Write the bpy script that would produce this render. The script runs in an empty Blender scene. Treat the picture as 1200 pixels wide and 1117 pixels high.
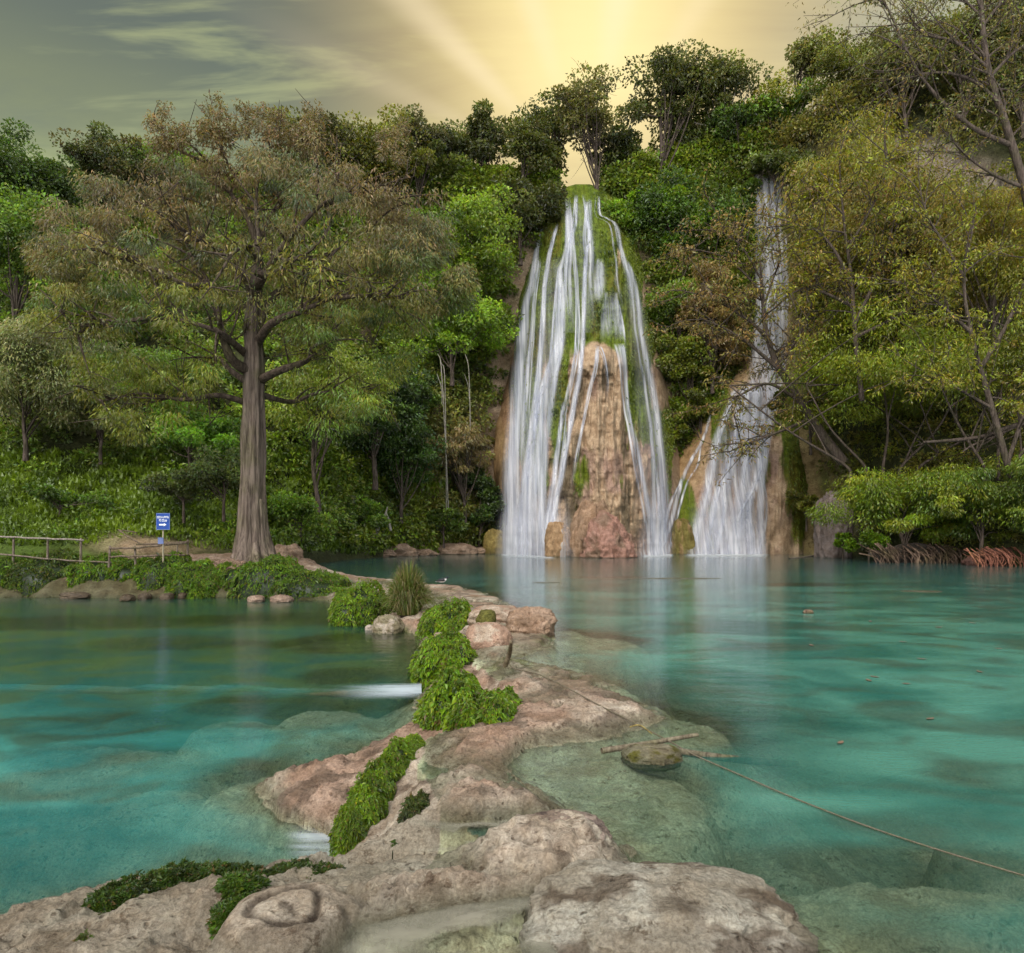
import bpy, math, random
import numpy as np

# ------------------------------------------------------------------ camera model used while designing the place
F, CX, HY, H = 800.0, 600.0, 622.0, 2.6
def W(px, py, Y):
    return np.array([(px - CX) / F * Y, Y, H - (py - HY) / F * Y], float)

S = bpy.context.scene
COL = S.collection
rng = np.random.default_rng(7)

# ------------------------------------------------------------------ noise
def _hash(ix, iy, iz, seed):
    h = (ix.astype(np.uint32) * np.uint32(374761393) + iy.astype(np.uint32) * np.uint32(668265263)
         + iz.astype(np.uint32) * np.uint32(2147483647) + np.uint32((seed * 1274126177) & 0xffffffff))
    h = (h ^ (h >> np.uint32(13))) * np.uint32(1274126177)
    h = (h ^ (h >> np.uint32(16))) * np.uint32(2246822519)
    h = h ^ (h >> np.uint32(13))
    return h.astype(np.float64) / 4294967295.0 * 2 - 1

def vnoise(x, y, z=0.0, seed=0):
    x, y, z = np.broadcast_arrays(np.asarray(x, float), np.asarray(y, float), np.asarray(z, float))
    x0, y0, z0 = np.floor(x), np.floor(y), np.floor(z)
    fx, fy, fz = x - x0, y - y0, z - z0
    u, v, w = [f * f * f * (f * (f * 6 - 15) + 10) for f in (fx, fy, fz)]
    ix, iy, iz = x0.astype(np.int64), y0.astype(np.int64), z0.astype(np.int64)
    def c(a, b, d): return _hash(ix + a, iy + b, iz + d, seed)
    with np.errstate(over='ignore'):
        a = (c(0,0,0)*(1-u)+c(1,0,0)*u)*(1-v) + (c(0,1,0)*(1-u)+c(1,1,0)*u)*v
        if np.any(fz != 0):
            b = (c(0,0,1)*(1-u)+c(1,0,1)*u)*(1-v) + (c(0,1,1)*(1-u)+c(1,1,1)*u)*v
            a = a*(1-w) + b*w
    return a

def fbm(x, y, z=0.0, oct=4, seed=0, gain=.5, ridged=False):
    a, f, s, t = 1.0, 1.0, 0.0, 0.0
    for o in range(oct):
        n = vnoise(np.asarray(x)*f + 17.3*o, np.asarray(y)*f - 9.1*o, np.asarray(z)*f + (3.7*o if np.any(z) else 0), seed + o)
        if ridged: n = 1 - 2*np.abs(n)
        s = s + n*a; t += a; a *= gain; f *= 2.03
    return s / t

def sstep(a, b, x):
    t = np.clip((np.asarray(x, float) - a) / (b - a), 0, 1)
    return t*t*(3-2*t)

def nrm(v):
    return v / (np.linalg.norm(v, axis=-1, keepdims=True) + 1e-9)

# ------------------------------------------------------------------ objects
def tag(o, label=None, cat=None, group=None, kind=None):
    if label: o['label'] = label
    if cat: o['category'] = cat
    if group: o['group'] = group
    if kind: o['kind'] = kind
    return o

def empty(name, loc, label=None, cat=None, group=None):
    o = bpy.data.objects.new(name, None); COL.objects.link(o)
    o.location = [float(v) for v in loc]; o.empty_display_size = .3
    return tag(o, label, cat, group)

def mesh_obj(name, V, faces, mat, parent=None, col=None, smooth=True, attrs=None, loc=None):
    """V (n,3); faces list of (m,k) int arrays; col (n,3) stored as colour attribute 'tint'"""
    V = np.ascontiguousarray(V, np.float32)
    me = bpy.data.meshes.new(name)
    faces = [f for f in faces if len(f)]
    me.vertices.add(len(V)); me.vertices.foreach_set('co', V.ravel())
    idx = np.concatenate([f.ravel() for f in faces]).astype(np.int32)
    tot = np.concatenate([np.full(len(f), f.shape[1], np.int32) for f in faces])
    st = np.concatenate([[0], np.cumsum(tot)[:-1]]).astype(np.int32)
    me.loops.add(len(idx)); me.loops.foreach_set('vertex_index', idx)
    me.polygons.add(len(tot)); me.polygons.foreach_set('loop_start', st)
    me.polygons.foreach_set('use_smooth', np.full(len(tot), smooth, bool))
    def att(n, c):
        c = np.asarray(c, np.float32)
        a = me.attributes.new(n, 'FLOAT_COLOR', 'POINT')
        full = np.ones((len(V), 4), np.float32); full[:, :c.shape[1]] = c
        a.data.foreach_set('color', full.ravel())
    if col is not None: att('tint', np.clip(col, 0, 5))
    for n, c in (attrs or {}).items(): att(n, c)
    me.update(calc_edges=True); me.validate()
    me.materials.append(mat)
    o = bpy.data.objects.new(name, me); COL.objects.link(o)
    if parent is not None: o.parent = parent
    if loc is not None: o.location = [float(v) for v in loc]
    return o

def grid_faces(nr, nc, wrap=False):
    i = np.arange(nr-1)[:, None]; j = np.arange(nc if wrap else nc-1)[None, :]
    a = i*nc + j; b = i*nc + (j+1) % nc
    return np.stack([a, b, b+nc, a+nc], -1).reshape(-1, 4)

class Geo:
    """collects tubes, leaves, boxes into one mesh"""
    def __init__(s): s.V, s.Q, s.T, s.C, s.n = [], [], [], [], 0
    def add(s, V, Q=None, T=None, C=None):
        V = np.asarray(V, float).reshape(-1, 3)
        if Q is not None and len(Q): s.Q.append(np.asarray(Q) + s.n)
        if T is not None and len(T): s.T.append(np.asarray(T) + s.n)
        s.V.append(V)
        C = np.ones((len(V), 3)) if C is None else np.broadcast_to(np.asarray(C, float), (len(V), 3))
        s.C.append(C); s.n += len(V)
    def tube(s, P, R, k=6, col=None, flute=0.0, seed=0, cap=True):
        P = np.asarray(P, float); R = np.broadcast_to(np.asarray(R, float), (len(P),))
        t = nrm(np.gradient(P, axis=0))
        ref = np.array([0., 1., .13]) if abs(t[0, 1]) < .8 else np.array([1., 0, .1])
        u = nrm(np.cross(t, ref)); v = np.cross(t, u)
        a = np.linspace(0, 2*np.pi, k, endpoint=False)
        rad = R[:, None] * np.ones((1, k))
        if flute:
            rad = rad * (1 + flute*np.asarray(vnoise(np.cos(a)[None]*2.2 + 0*R[:, None], np.sin(a)[None]*2.2 + 0*R[:, None], np.arange(len(P))[:, None]*.13 + .01, seed))
                         + .5*flute*vnoise(np.cos(a)[None]*5 + 0*R[:, None], np.sin(a)[None]*5 + 0*R[:, None], np.arange(len(P))[:, None]*.2 + .01, seed+5))
        V = P[:, None] + rad[..., None]*(np.cos(a)[None, :, None]*u[:, None] + np.sin(a)[None, :, None]*v[:, None])
        n0 = V.shape[0]*k
        V = V.reshape(-1, 3); Q = grid_faces(len(P), k, True); T = None
        if cap:
            V = np.vstack([V, P[-1] + t[-1]*R[-1]*.5])
            j = np.arange(k); b = (len(P)-1)*k
            T = np.stack([b+j, b+(j+1) % k, np.full(k, n0)], -1)
        s.add(V, Q, T, col)
    def box(s, c, size, rot=0.0, col=None):
        x, y, z = np.asarray(size, float)/2
        v = np.array([[-x,-y,-z],[x,-y,-z],[x,y,-z],[-x,y,-z],[-x,-y,z],[x,-y,z],[x,y,z],[-x,y,z]])
        cr, sr = math.cos(rot), math.sin(rot)
        v = v @ np.array([[cr, sr, 0], [-sr, cr, 0], [0, 0, 1]]) + np.asarray(c, float)
        s.add(v, [[0,3,2,1],[4,5,6,7],[0,1,5,4],[1,2,6,5],[2,3,7,6],[3,0,4,7]], None, col)
    def leaves(s, pos, d, L, Wd, col, nor=None, fold=.18):
        """pos (N,3) base, d (N,3) direction; L, Wd arrays; col (N,3)"""
        N = len(pos)
        r = rng.normal(size=(N, 3)) if nor is None else nor + .5*rng.normal(size=(N, 3))
        side = nrm(np.cross(d, r)); up = np.cross(side, d)
        L = np.broadcast_to(L, (N,))[:, None]; Wd = np.broadcast_to(Wd, (N,))[:, None]
        m = pos + d*L*.48 + up*L*fold
        V = np.stack([pos, m + side*Wd*.5, pos + d*L, m - side*Wd*.5], 1).reshape(-1, 3)
        Q = np.arange(N*4).reshape(N, 4)
        s.add(V, Q, None, np.repeat(col, 4, 0))
    def build(s, name, mat, parent=None, smooth=True, loc=None):
        if not s.V: return None
        V = np.concatenate(s.V); fs = []
        if s.Q: fs.append(np.concatenate(s.Q))
        if s.T: fs.append(np.concatenate(s.T))
        return mesh_obj(name, V, fs, mat, parent, np.concatenate(s.C), smooth, loc=loc)

def bez(a, b, c, n):
    t = np.linspace(0, 1, n)[:, None]
    return (1-t)**2*a + 2*t*(1-t)*b + t*t*c

def spline(pts, n):
    """Catmull-Rom through rows of pts (any width)"""
    P = np.asarray(pts, float); m = len(P)
    P = np.vstack([2*P[0]-P[1], P, 2*P[-1]-P[-2]])
    u = np.linspace(0, m-1-1e-9, n); i = u.astype(int); t = (u-i)[:, None]
    p0, p1, p2, p3 = P[i], P[i+1], P[i+2], P[i+3]
    return .5*((2*p1)+(p2-p0)*t+(2*p0-5*p1+4*p2-p3)*t*t+(3*p1-p0-3*p2+p3)*t**3)

# ------------------------------------------------------------------ materials
class NT:
    def __init__(s, name, world=False):
        if world:
            s.m = bpy.data.worlds.new(name); 
        else:
            s.m = bpy.data.materials.new(name)
        s.m.use_nodes = True; s.t = s.m.node_tree; s.t.nodes.clear()
    def n(s, typ, ins=None, **kw):
        nd = s.t.nodes.new(typ)
        for k, v in kw.items(): setattr(nd, k, v)
        for k, v in (ins or {}).items(): s.set(nd.inputs[k], v)
        return nd
    def set(s, sock, v):
        if isinstance(v, bpy.types.NodeSocket): s.t.links.new(v, sock)
        elif isinstance(v, bpy.types.Node): s.t.links.new(v.outputs[0], sock)
        else:
            if sock.type == 'RGBA' and not hasattr(v, '__len__'): v = (v, v, v, 1)
            if sock.type == 'RGBA' and len(v) == 3: v = (*v, 1)
            sock.default_value = v
    def math(s, op, a, b=None, clamp=False):
        nd = s.n('ShaderNodeMath', operation=op, use_clamp=clamp)
        s.set(nd.inputs[0], a)
        if b is not None: s.set(nd.inputs[1], b)
        return nd.outputs[0]
    def vmath(s, op, a, b=None):
        nd = s.n('ShaderNodeVectorMath', operation=op)
        s.set(nd.inputs[0], a)
        if b is not None: s.set(nd.inputs[1], b)
        return nd.outputs['Value'] if op in ('DOT_PRODUCT', 'LENGTH') else nd.outputs[0]
    def mix(s, f, a, b, mode='MIX'):
        nd = s.n('ShaderNodeMix', data_type='RGBA', blend_type=mode)
        s.set(nd.inputs[0], f); s.set(nd.inputs[6], a); s.set(nd.inputs[7], b)
        return nd.outputs[2]
    def rng(s, v, a, b, c=0.0, d=1.0):
        nd = s.n('ShaderNodeMapRange', {0: v, 1: a, 2: b, 3: c, 4: d}, interpolation_type='SMOOTHSTEP')
        return nd.outputs[0]
    def noise(s, vec, scale, detail=4, rough=.55, dist=0.0):
        return s.n('ShaderNodeTexNoise', {'Vector': vec, 'Scale': scale, 'Detail': detail, 'Roughness': rough, 'Distortion': dist}).outputs[0]
    def mapping(s, vec, scale=(1,1,1), loc=(0,0,0)):
        return s.n('ShaderNodeMapping', {'Vector': vec, 'Scale': scale, 'Location': loc}).outputs[0]
    def attr(s, name, out='Color'):
        return s.n('ShaderNodeAttribute', attribute_name=name).outputs[out]
    def pos(s): return s.n('ShaderNodeNewGeometry').outputs['Position']
    def obj(s): return s.n('ShaderNodeTexCoord').outputs['Object']
    def bump(s, h, strength, dist=.1, normal=None):
        i = {'Height': h, 'Strength': strength, 'Distance': dist}
        if normal is not None: i['Normal'] = normal
        return s.n('ShaderNodeBump', i).outputs[0]
    def surf(s, sh):
        s.n('ShaderNodeOutputMaterial', {'Surface': sh}); return s.m

def mat_leaf(name, transl=.42, gloss=.04):
    m = NT(name); c = m.attr('tint')
    c = m.mix(1.0, c, m.mix(m.noise(m.pos(), .9, 2), (.72,.72,.72), (1.3,1.27,1.1)), 'MULTIPLY')
    d = m.n('ShaderNodeBsdfDiffuse', {'Color': c}); t = m.n('ShaderNodeBsdfTranslucent', {'Color': m.mix(1.0, c, (1.15,1.2,.7), 'MULTIPLY')})
    s = m.n('ShaderNodeMixShader', {0: transl, 1: d, 2: t})
    g = m.n('ShaderNodeBsdfGlossy', {'Color': (.8,.85,.9), 'Roughness': .45})
    return m.surf(m.n('ShaderNodeMixShader', {0: gloss, 1: s, 2: g}))

def mat_bark(name, a, b, scale=3.0, stretch=.18, bump=.6):
    m = NT(name); o = m.obj()
    v = m.mapping(o, (1, 1, stretch))
    n1 = m.noise(v, scale*3, 6, .65, .4); n2 = m.noise(o, scale*.4, 3)
    c = m.mix(m.rng(n1, .3, .7), a, b)
    c = m.mix(m.rng(n2, .4, .75), c, m.mix(1.0, c, (.75,.85,.62), 'MULTIPLY'))
    c = m.mix(1.0, c, m.attr('tint'), 'MULTIPLY')
    bs = m.n('ShaderNodeBsdfPrincipled', {'Base Color': c, 'Roughness': .9, 'Normal': m.bump(n1, bump, .12)})
    bs.inputs['Specular IOR Level'].default_value = .15
    return m.surf(bs)

def mat_rock(name, scale=1.0, bump=.7, wet=False, pits=1.0):
    """tint attribute gives the large-scale colour; grain, stains and pits come from noise. tint alpha = wetness"""
    m = NT(name); p = m.pos()
    at = m.n('ShaderNodeAttribute', attribute_name='tint')
    c = at.outputs['Color']; al = at.outputs['Alpha']
    n0 = m.noise(p, 1.3*scale, 5, .6, .6); n1 = m.noise(p, 5.5*scale, 8, .66, .5); n2 = m.noise(p, 24*scale, 6, .75)
    n3 = m.noise(m.mapping(p, (1, 1, 2.0)), 3.6*scale, 10, .76, .25)
    c = m.mix(m.rng(n0, .35, .68), m.mix(1.0, c, (.72,.66,.6), 'MULTIPLY'), m.mix(1.0, c, (1.2,1.2,1.2), 'MULTIPLY'))
    c = m.mix(m.rng(n1, .42, .7), c, m.mix(1.0, c, (1.25,1.22,1.18), 'MULTIPLY'))
    c = m.mix(m.math('MULTIPLY', m.rng(n3, .54, .64), min(1, .72*pits)), c, m.mix(1.0, c, (.33,.26,.21), 'MULTIPLY'))
    vo = m.n('ShaderNodeTexVoronoi', {'Vector': m.n('ShaderNodeMix', {0: .12, 4: p, 5: m.n('ShaderNodeTexNoise', {'Vector': p, 'Scale': 6*scale}).outputs[1]}, data_type='VECTOR').outputs[1], 'Scale': 9*scale}).outputs[0]
    pk = m.math('MULTIPLY', m.rng(vo, .34, .10), m.rng(n0, .42, .62))
    c = m.mix(m.math('MULTIPLY', pk, min(1, .65*pits)), c, m.mix(1.0, c, (.34,.28,.23), 'MULTIPLY'))
    c = m.mix(m.rng(n2, .36, .64), m.mix(1.0, c, (.66,.64,.62), 'MULTIPLY'), m.mix(1.0, c, (1.12,1.12,1.12), 'MULTIPLY'))
    h = m.math('ADD', m.math('ADD', m.math('MULTIPLY', n1, 1.3), m.math('MULTIPLY', pk, -.55*pits)), m.math('ADD', m.math('MULTIPLY', n2, .5), m.math('MULTIPLY', n3, -.7*pits)))
    bs = m.n('ShaderNodeBsdfPrincipled', {'Base Color': c, 'Roughness': .82, 'Normal': m.bump(h, bump, .06/scale)})
    bs.inputs['Specular IOR Level'].default_value = .25
    if wet:
        m.set(bs.inputs['Roughness'], m.rng(al, 0, 1, .25, .85))
        m.set(bs.inputs['Base Color'], m.mix(m.rng(al, 0, 1), m.mix(1.0, c, (.70,.74,.66), 'MULTIPLY'), c))
    return m.surf(bs)

def mat_plain(name, c, rough=.6, noise=.25, scale=12.0, spec=.3):
    m = NT(name); n = m.noise(m.obj(), scale, 5, .6)
    k = m.mix(m.rng(n, .3, .7), tuple(v*(1-noise) for v in c), tuple(min(1, v*(1+noise)) for v in c))
    b = m.n('ShaderNodeBsdfPrincipled', {'Base Color': k, 'Roughness': rough, 'Normal': m.bump(n, .25, .02)})
    b.inputs['Specular IOR Level'].default_value = spec
    return m.surf(b)

LEAF = mat_leaf('leaf_green')
FERN = mat_leaf('fern_green', .4, .03)
BARK = mat_bark('bark_grey_brown', (.035,.027,.022), (.13,.1,.085))
CBARK = mat_bark('cypress_bark', (.075,.056,.046), (.29,.23,.19), 2.2, .1, 1.0)
PALEBARK = mat_bark('pale_bark', (.16,.14,.12), (.36,.33,.29))
ROCK = mat_rock('travertine_rock', 1.5, 1.0, True, 1.15)
CLIFF = mat_rock('cliff_rock', .35, .8)
TUFA = mat_rock('tufa_drapery', .85, 1.0, False, .8)
WOOD = mat_bark('weathered_wood', (.1,.075,.06), (.27,.22,.18), 6.0, .2)
# ------------------------------------------------------------------ near ground: rock dam, terrace and pool beds
PL = np.array([(-9,2.0),(-6.5,4.4),(-3.95,5.3),(-3.5,5.75),(-2.95,6.1),(-2.25,6.1),(-1.7,6.3),(-1.62,6.9),(-2.5,7.5),(-3.2,8.4),(-2.4,9.2),(-2.05,9.9),
    (-1.68,11.0),(-1.9,13.9),(-2.2,17),(-2.8,20.2),(-4.4,22),(-6.0,23.5),(-7.0,27),(-8.0,29.9),(-12.7,31.8),(-18,31.2),(-23.8,31.8),(-50,31.8)], float)
PR = np.array([(2.3,1.5),(2.0,3.9),(1.45,4.6),(.95,5.0),(.9,5.45),(.45,6.3),(.2,6.9),(-.15,7.5),(.1,8.1),(.9,8.5),(1.8,8.8),(2.1,9.4),(1.55,11.5),(.45,13.2),
    (.12,14.2),(.75,15.4),(.95,17.5),(.5,20),(-.6,26),(-2.1,30.6),(-5.1,34),(-9.8,39),(-14.5,44),(-18.4,57),(-18.4,80)], float)
POLY = np.vstack([PL, [(-50, 80)], PR[::-1]])

def segdist(x, y, P):
    d = np.full(x.shape, 1e9)
    for a, b in zip(P[:-1], P[1:]):
        e = b - a; t = np.clip(((x-a[0])*e[0] + (y-a[1])*e[1]) / (e @ e), 0, 1)
        d = np.minimum(d, (x-a[0]-t*e[0])**2 + (y-a[1]-t*e[1])**2)
    return np.sqrt(d)

def inpoly(x, y, P):
    r = np.zeros(x.shape, bool)
    for a, b in zip(P, np.roll(P, -1, 0)):
        if a[1] == b[1]: continue
        c = ((a[1] > y) != (b[1] > y)) & (x < (b[0]-a[0])*(y-a[1])/(b[1]-a[1]) + a[0])
        r ^= c
    return r

def P0(px, py, z):
    Y = (H - z)*F/(py - HY); return ((px-CX)/F*Y, Y)

def sill(x): return 13.9 + .45*vnoise(np.asarray(x)*.45, 2.2) + .14*vnoise(np.asarray(x)*1.9, 5.2)
def lvl_left(y): return np.where(y < 13.9, -.56, -.5)

# boulder-like swellings of the bedrock: (x, y, rx, ry, dz, rotation)
SWELL = [(*P0(337,1060,.25), .46,.42,.16,0), (*P0(215,1015,.3), .55,.4,.2,.2), (*P0(90,1085,.3), .7,.5,.12,0), (*P0(480,1045,.25), .75,.5,.16,-.1),
         (*P0(640,985,.2), .62,.5,.17,.2), (*P0(560,1090,.25), .5,.3,-.12,0), (*P0(610,1065,.2), .8,.22,-.16,.25), (*P0(520,905,.25), .6,.8,.16,0), (*P0(585,930,.2), .5,.4,.1,0),
         (*P0(350,930,-.2), .8,.7,.22,0), (*P0(640,820,.2), 1.3,1.6,.10,0), (*P0(720,830,.1), .9,1.2,.04,0), (*P0(560,860,.25), .8,.8,.16,0),
         (*P0(610,790,.25), .5,.9,.2,0), (*P0(505,972,.1), 1.05,.36,-.42,-.06), (*P0(600,962,.1), .5,.3,-.3,.2)]
SUNK = [(*P0(725,945,-.2), 1.15,1.5,-.12), (*P0(660,905,-.15), .9,.8,-.06), (*P0(790,860,-.1), .9,1.0,-.1), (*P0(1060,1085,-.4), 1.6,.6,-.24), (*P0(690,755,-.1), 1.5,1.7,-.1), (*P0(660,745,-.05), .7,1.2,-.03),
        (*P0(660,780,-.1), .6,.6,-.16), (*P0(900,1000,-.9), .8,.7,-.95), (*P0(800,880,-.2), .6,.5,-.2), (*P0(1180,1010,-.9), .9,.6,-.8),
        (*P0(380,845,-.8), 1.1,1.3,-.82), (*P0(270,850,-.9), 1.0,.8,-.98), (*P0(400,808,-.8), 1.0,1.0,-.78), (*P0(120,880,-1), 1.6,.9,-1.12), (*P0(330,935,-.8), 1.2,.9,-.72),
        (*P0(60,960,-1), 1.0,.6,-1.1), (*P0(180,930,-1), .9,.6,-1.08), (*P0(200,770,-.9), 2.5,1.4,-.85), (*P0(420,765,-.8), 2.6,2.0,-.62), (*P0(100,740,-.8), 6,2.0,-.8), (*P0(340,735,-.8), 4,2.0,-.68),
        (*P0(720,678,-.05), 2.8,1.3,-.03), (*P0(950,690,-.2), 3,1.5,-.5)]

def ground(x, y, fine=True):
    x = np.asarray(x, float); y = np.asarray(y, float)
    wob = .35*np.minimum(1, y/14)
    wx = x + wob*fbm(x*1.1, y*1.1, oct=3, seed=3) ; wy = y + wob*fbm(x*1.1+50, y*1.1, oct=3, seed=4)
    dL, dR = segdist(wx, wy, PL), segdist(wx, wy, PR)
    ins = inpoly(wx, wy, POLY); d = np.minimum(dL, dR)
    ll = lvl_left(wy)
    n1 = fbm(x*.8, y*.8, oct=4, seed=11); n2 = fbm(x*2.6, y*2.6, oct=4, seed=12, ridged=True)
    terr = sstep(-8, -12.5, x)*sstep(29.5, 32, y)
    Hh = (.27+.12*sstep(6.6, 5.6, y))*(1-terr) + 1.25*terr; w = (.42-.1*sstep(6.6, 5.6, y))*(1-terr) + 1.1*terr
    zin = ll*dR/(dL+dR+1e-6) + Hh*(1-np.exp(-d/w)) + .10*n1*np.minimum(1, d/.5)*(1+terr) + .05*n2*np.minimum(1, d/.3)
    for sx, sy, rx, ry, dz, ro in SWELL:
        c, s = math.cos(ro), math.sin(ro); ux, uy = (x-sx)*c+(y-sy)*s, -(x-sx)*s+(y-sy)*c
        q = np.clip(1 - (ux/rx)**2 - (uy/ry)**2, 0, 1); zin = zin + (.75 if dz > 0 else 1)*dz*q**.75
    # ringed hollow worn into the rock (old stump cast)
    ex, ey = P0(337, 1060, .26); r = np.hypot((x-ex), (y-ey)*1.0)
    ang = np.arctan2(y-ey, x-ex)
    rr = r*(1+.10*np.sin(ang*3+1)+.06*np.sin(ang*5))
    # lower tier of the near ledge, drowned under a thin sheet of water
    (ax, ay), (bx, by) = P0(385, 1085, .12), P0(735, 1022, .12)
    sd = ((bx-ax)*(y-ay) - (by-ay)*(x-ax))/math.hypot(bx-ax, by-ay) + .07*fbm(x*2.4, y*2.4, oct=3, seed=77)
    zin = zin - .36*sstep(.05, -.07, sd)*sstep(P0(395, 1085, .1)[0]-.1, P0(395, 1085, .1)[0]+.08, x)
    # bedded travertine: shelves with short risers
    st_ = .085*np.clip(y/9, .8, 2.2); qz = zin/st_ + .55*n1 + .25*n2
    zt = st_*(np.floor(qz) + sstep(.55, 1.0, qz-np.floor(qz)) - .55*n1 - .25*n2)
    zin = zin + (zt - zin)*.72*(1-terr)
    kr = sstep(.52, .30, r); zin = zin*(1-kr) + (.27 - .35*np.minimum(r, .5)**2 + .02*n2)*kr
    zin = zin - .034*np.exp(-((rr-.20)/.024)**2) + .008*np.exp(-((rr-.25)/.04)**2) - .02*np.exp(-(rr/.13)**2)*(1+fbm(x*14, y*14, oct=3, seed=9))
    near = np.where(dL < dR, ll, 0.0)
    zout = near - np.where(dL < dR, 1.25*(1-np.exp(-d/1.1)), 1.9*(1-np.exp(-(d/1.9)**1.3))) + .22*n1*np.minimum(1, d) + .05*n2
    for sx, sy, rx, ry, tz in SUNK:
        q = np.sqrt(((x-sx)/rx)**2 + ((y-sy)/ry)**2) + .22*n1 + .08*n2
        top = tz + .05*n2 - .04
        k = sstep(1.25, .7, q)
        zout = np.maximum(zout, zout*(1-k) + top*k)
    z = np.where(ins, zin, zout)
    if fine:
        a = np.clip(1.6 - y/16, .25, 1)
        big = fbm(x*5, y*5, z*5+.3, oct=4, seed=21)
        pit = sstep(.15, .6, fbm(x*3.1, y*3.1, oct=5, seed=23, gain=.62))
        rid = fbm(x*2.2+.6*big, y*3.4, oct=5, seed=25, ridged=True)
        a = a*(1-.75*sstep(.50, .28, r))
        z = z + a*(.03*big - .055*pit*np.where(ins, 1, .4) + .035*rid*np.where(ins, 1, .5)) + a*.02*fbm(x*19, y*19, oct=3, seed=31)
    return z, ins, dL, dR

def gz(x, y):
    return float(ground(np.array([x]), np.array([y]), False)[0][0])

def build_ground():
    nc, nr = 820, 760
    px = np.linspace(-330, 1500, nc); Y = 2.0*(64/2.0)**np.linspace(0, 1, nr)
    PX, YY = np.meshgrid(px, Y); X = (PX-CX)/F*YY
    z, ins, dL, dR = ground(X, YY)
    ll = lvl_left(YY)
    water = np.where(dL < dR, ll, 0.0)
    n = fbm(X*.9, YY*.9, oct=4, seed=41); m = fbm(X*2.3+7, YY*2.3, oct=5, seed=42, gain=.6)
    pink = np.array([.37,.26,.195]); pale = np.array([.47,.41,.335]); grey = np.array([.27,.255,.20]); brown = np.array([.13,.095,.07])
    c = pink + (pale-pink)*sstep(-.25, .3, n)[..., None]
    c = c + (brown-c)*(sstep(.05, .32, m)*.75)[..., None]
    # the spill of water over the near ledge leaves it grey and smooth
    film = sstep(.34, .12, z)*sstep(6.8, 5.8, YY)
    c = c + (grey-c)*(film*.8)[..., None]
    ex, ey = P0(337, 1060, .26); rr = np.hypot(X-ex, YY-ey)*(1+.10*np.sin(np.arctan2(YY-ey, X-ex)*3+1)) + .02*m
    ring = np.exp(-((rr-.20)/.03)**2) + .8*np.exp(-(rr/.10)**2)*sstep(-.1, .2, fbm(X*12, YY*12, oct=3, seed=9))
    c = c + (np.array([.05,.036,.026])-c)*(np.clip(ring*(1+.5*m), 0, 1)*.92)[..., None]
    algae = np.array([.13,.15,.045])
    wet = 1 - sstep(.22, .02, z - water)
    c = c + (grey*.8-c)*((1-wet)*.75)[..., None]
    c = c + (algae-c)*(sstep(.0, .5, fbm(X*1.5, YY*1.5, oct=4, seed=44))*(1-wet)*sstep(9, 14, YY)*.8)[..., None]
    sub = sstep(.04, -.07, z - water)
    silt = np.where((dL < dR)[..., None] & (YY > 13.5)[..., None], np.array([.17,.19,.07]), np.array([.80,.82,.62]))
    c = c + (silt-c)*(sub*.8)[..., None]
    # trodden earth of the path, greener earth of the banks
    terr = (sstep(-9, -12.5, X)*sstep(31, 32.2, YY))[..., None]
    dirt = np.array([.27,.20,.15]) + .1*n[..., None]
    c = c + (dirt-c)*terr
    green = (sstep(-7, -9, X)*sstep(29.5, 30.5, YY)*sstep(33.0, 32.2, YY))[..., None]
    c = c + (np.array([.05,.06,.02])-c)*green*.8
    col = np.concatenate([c, wet[..., None]], -1).reshape(-1, 4)
    V = np.stack([X, YY, z], -1).reshape(-1, 3)
    mesh_obj('ground', V, [grid_faces(nr, nc)], ROCK, col=col)['kind'] = 'structure'

# ------------------------------------------------------------------ hillsides: an amphitheatre of slopes and cliffs around the falls
PROF = {
 -900: [(655,30),(600,36),(520,42),(420,48),(330,54),(240,62)],
 -300: [(650,34),(600,39),(520,45),(420,52),(330,58),(245,66)],
 0:    [(640,38),(585,43),(510,48),(420,55),(320,62),(235,70)],
 200:  [(640,42),(590,47),(500,54),(400,62),(310,70),(235,78)],
 330:  [(650,48),(600,54),(520,60),(420,68),(320,76),(225,84)],
 450:  [(648,68),(600,71),(520,75),(420,80),(320,84),(225,90)],
 560:  [(648,78),(580,80),(500,82),(420,84),(320,86),(222,90)],
 690:  [(652,82),(560,83),(460,85),(360,87),(290,88),(232,91)],
 800:  [(652,81),(560,83),(460,85),(360,87),(280,89),(200,92)],
 900:  [(650,80),(560,82),(460,84),(360,86),(270,88),(185,90)],
 970:  [(649,74),(560,76),(460,78),(350,80),(250,82),(140,86)],
 1060: [(653,60),(560,64),(460,69),(340,74),(220,78),(95,84)],
 1200: [(657,50),(570,54),(460,60),(330,66),(200,72),(60,80)],
 1450: [(664,42),(570,46),(460,52),(330,58),(190,64),(50,72)],
 2100: [(676,30),(580,34),(460,40),(320,46),(180,52),(40,60)],
}
_PU = np.array(sorted(PROF)); _PT = np.array([PROF[k] for k in _PU], float)
_PT = np.concatenate([_PT[:, :1] + np.array([[[45., -1.5]]]), _PT], 1)   # sink the foot below water and earth
NU, NV = 640, 300
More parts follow.
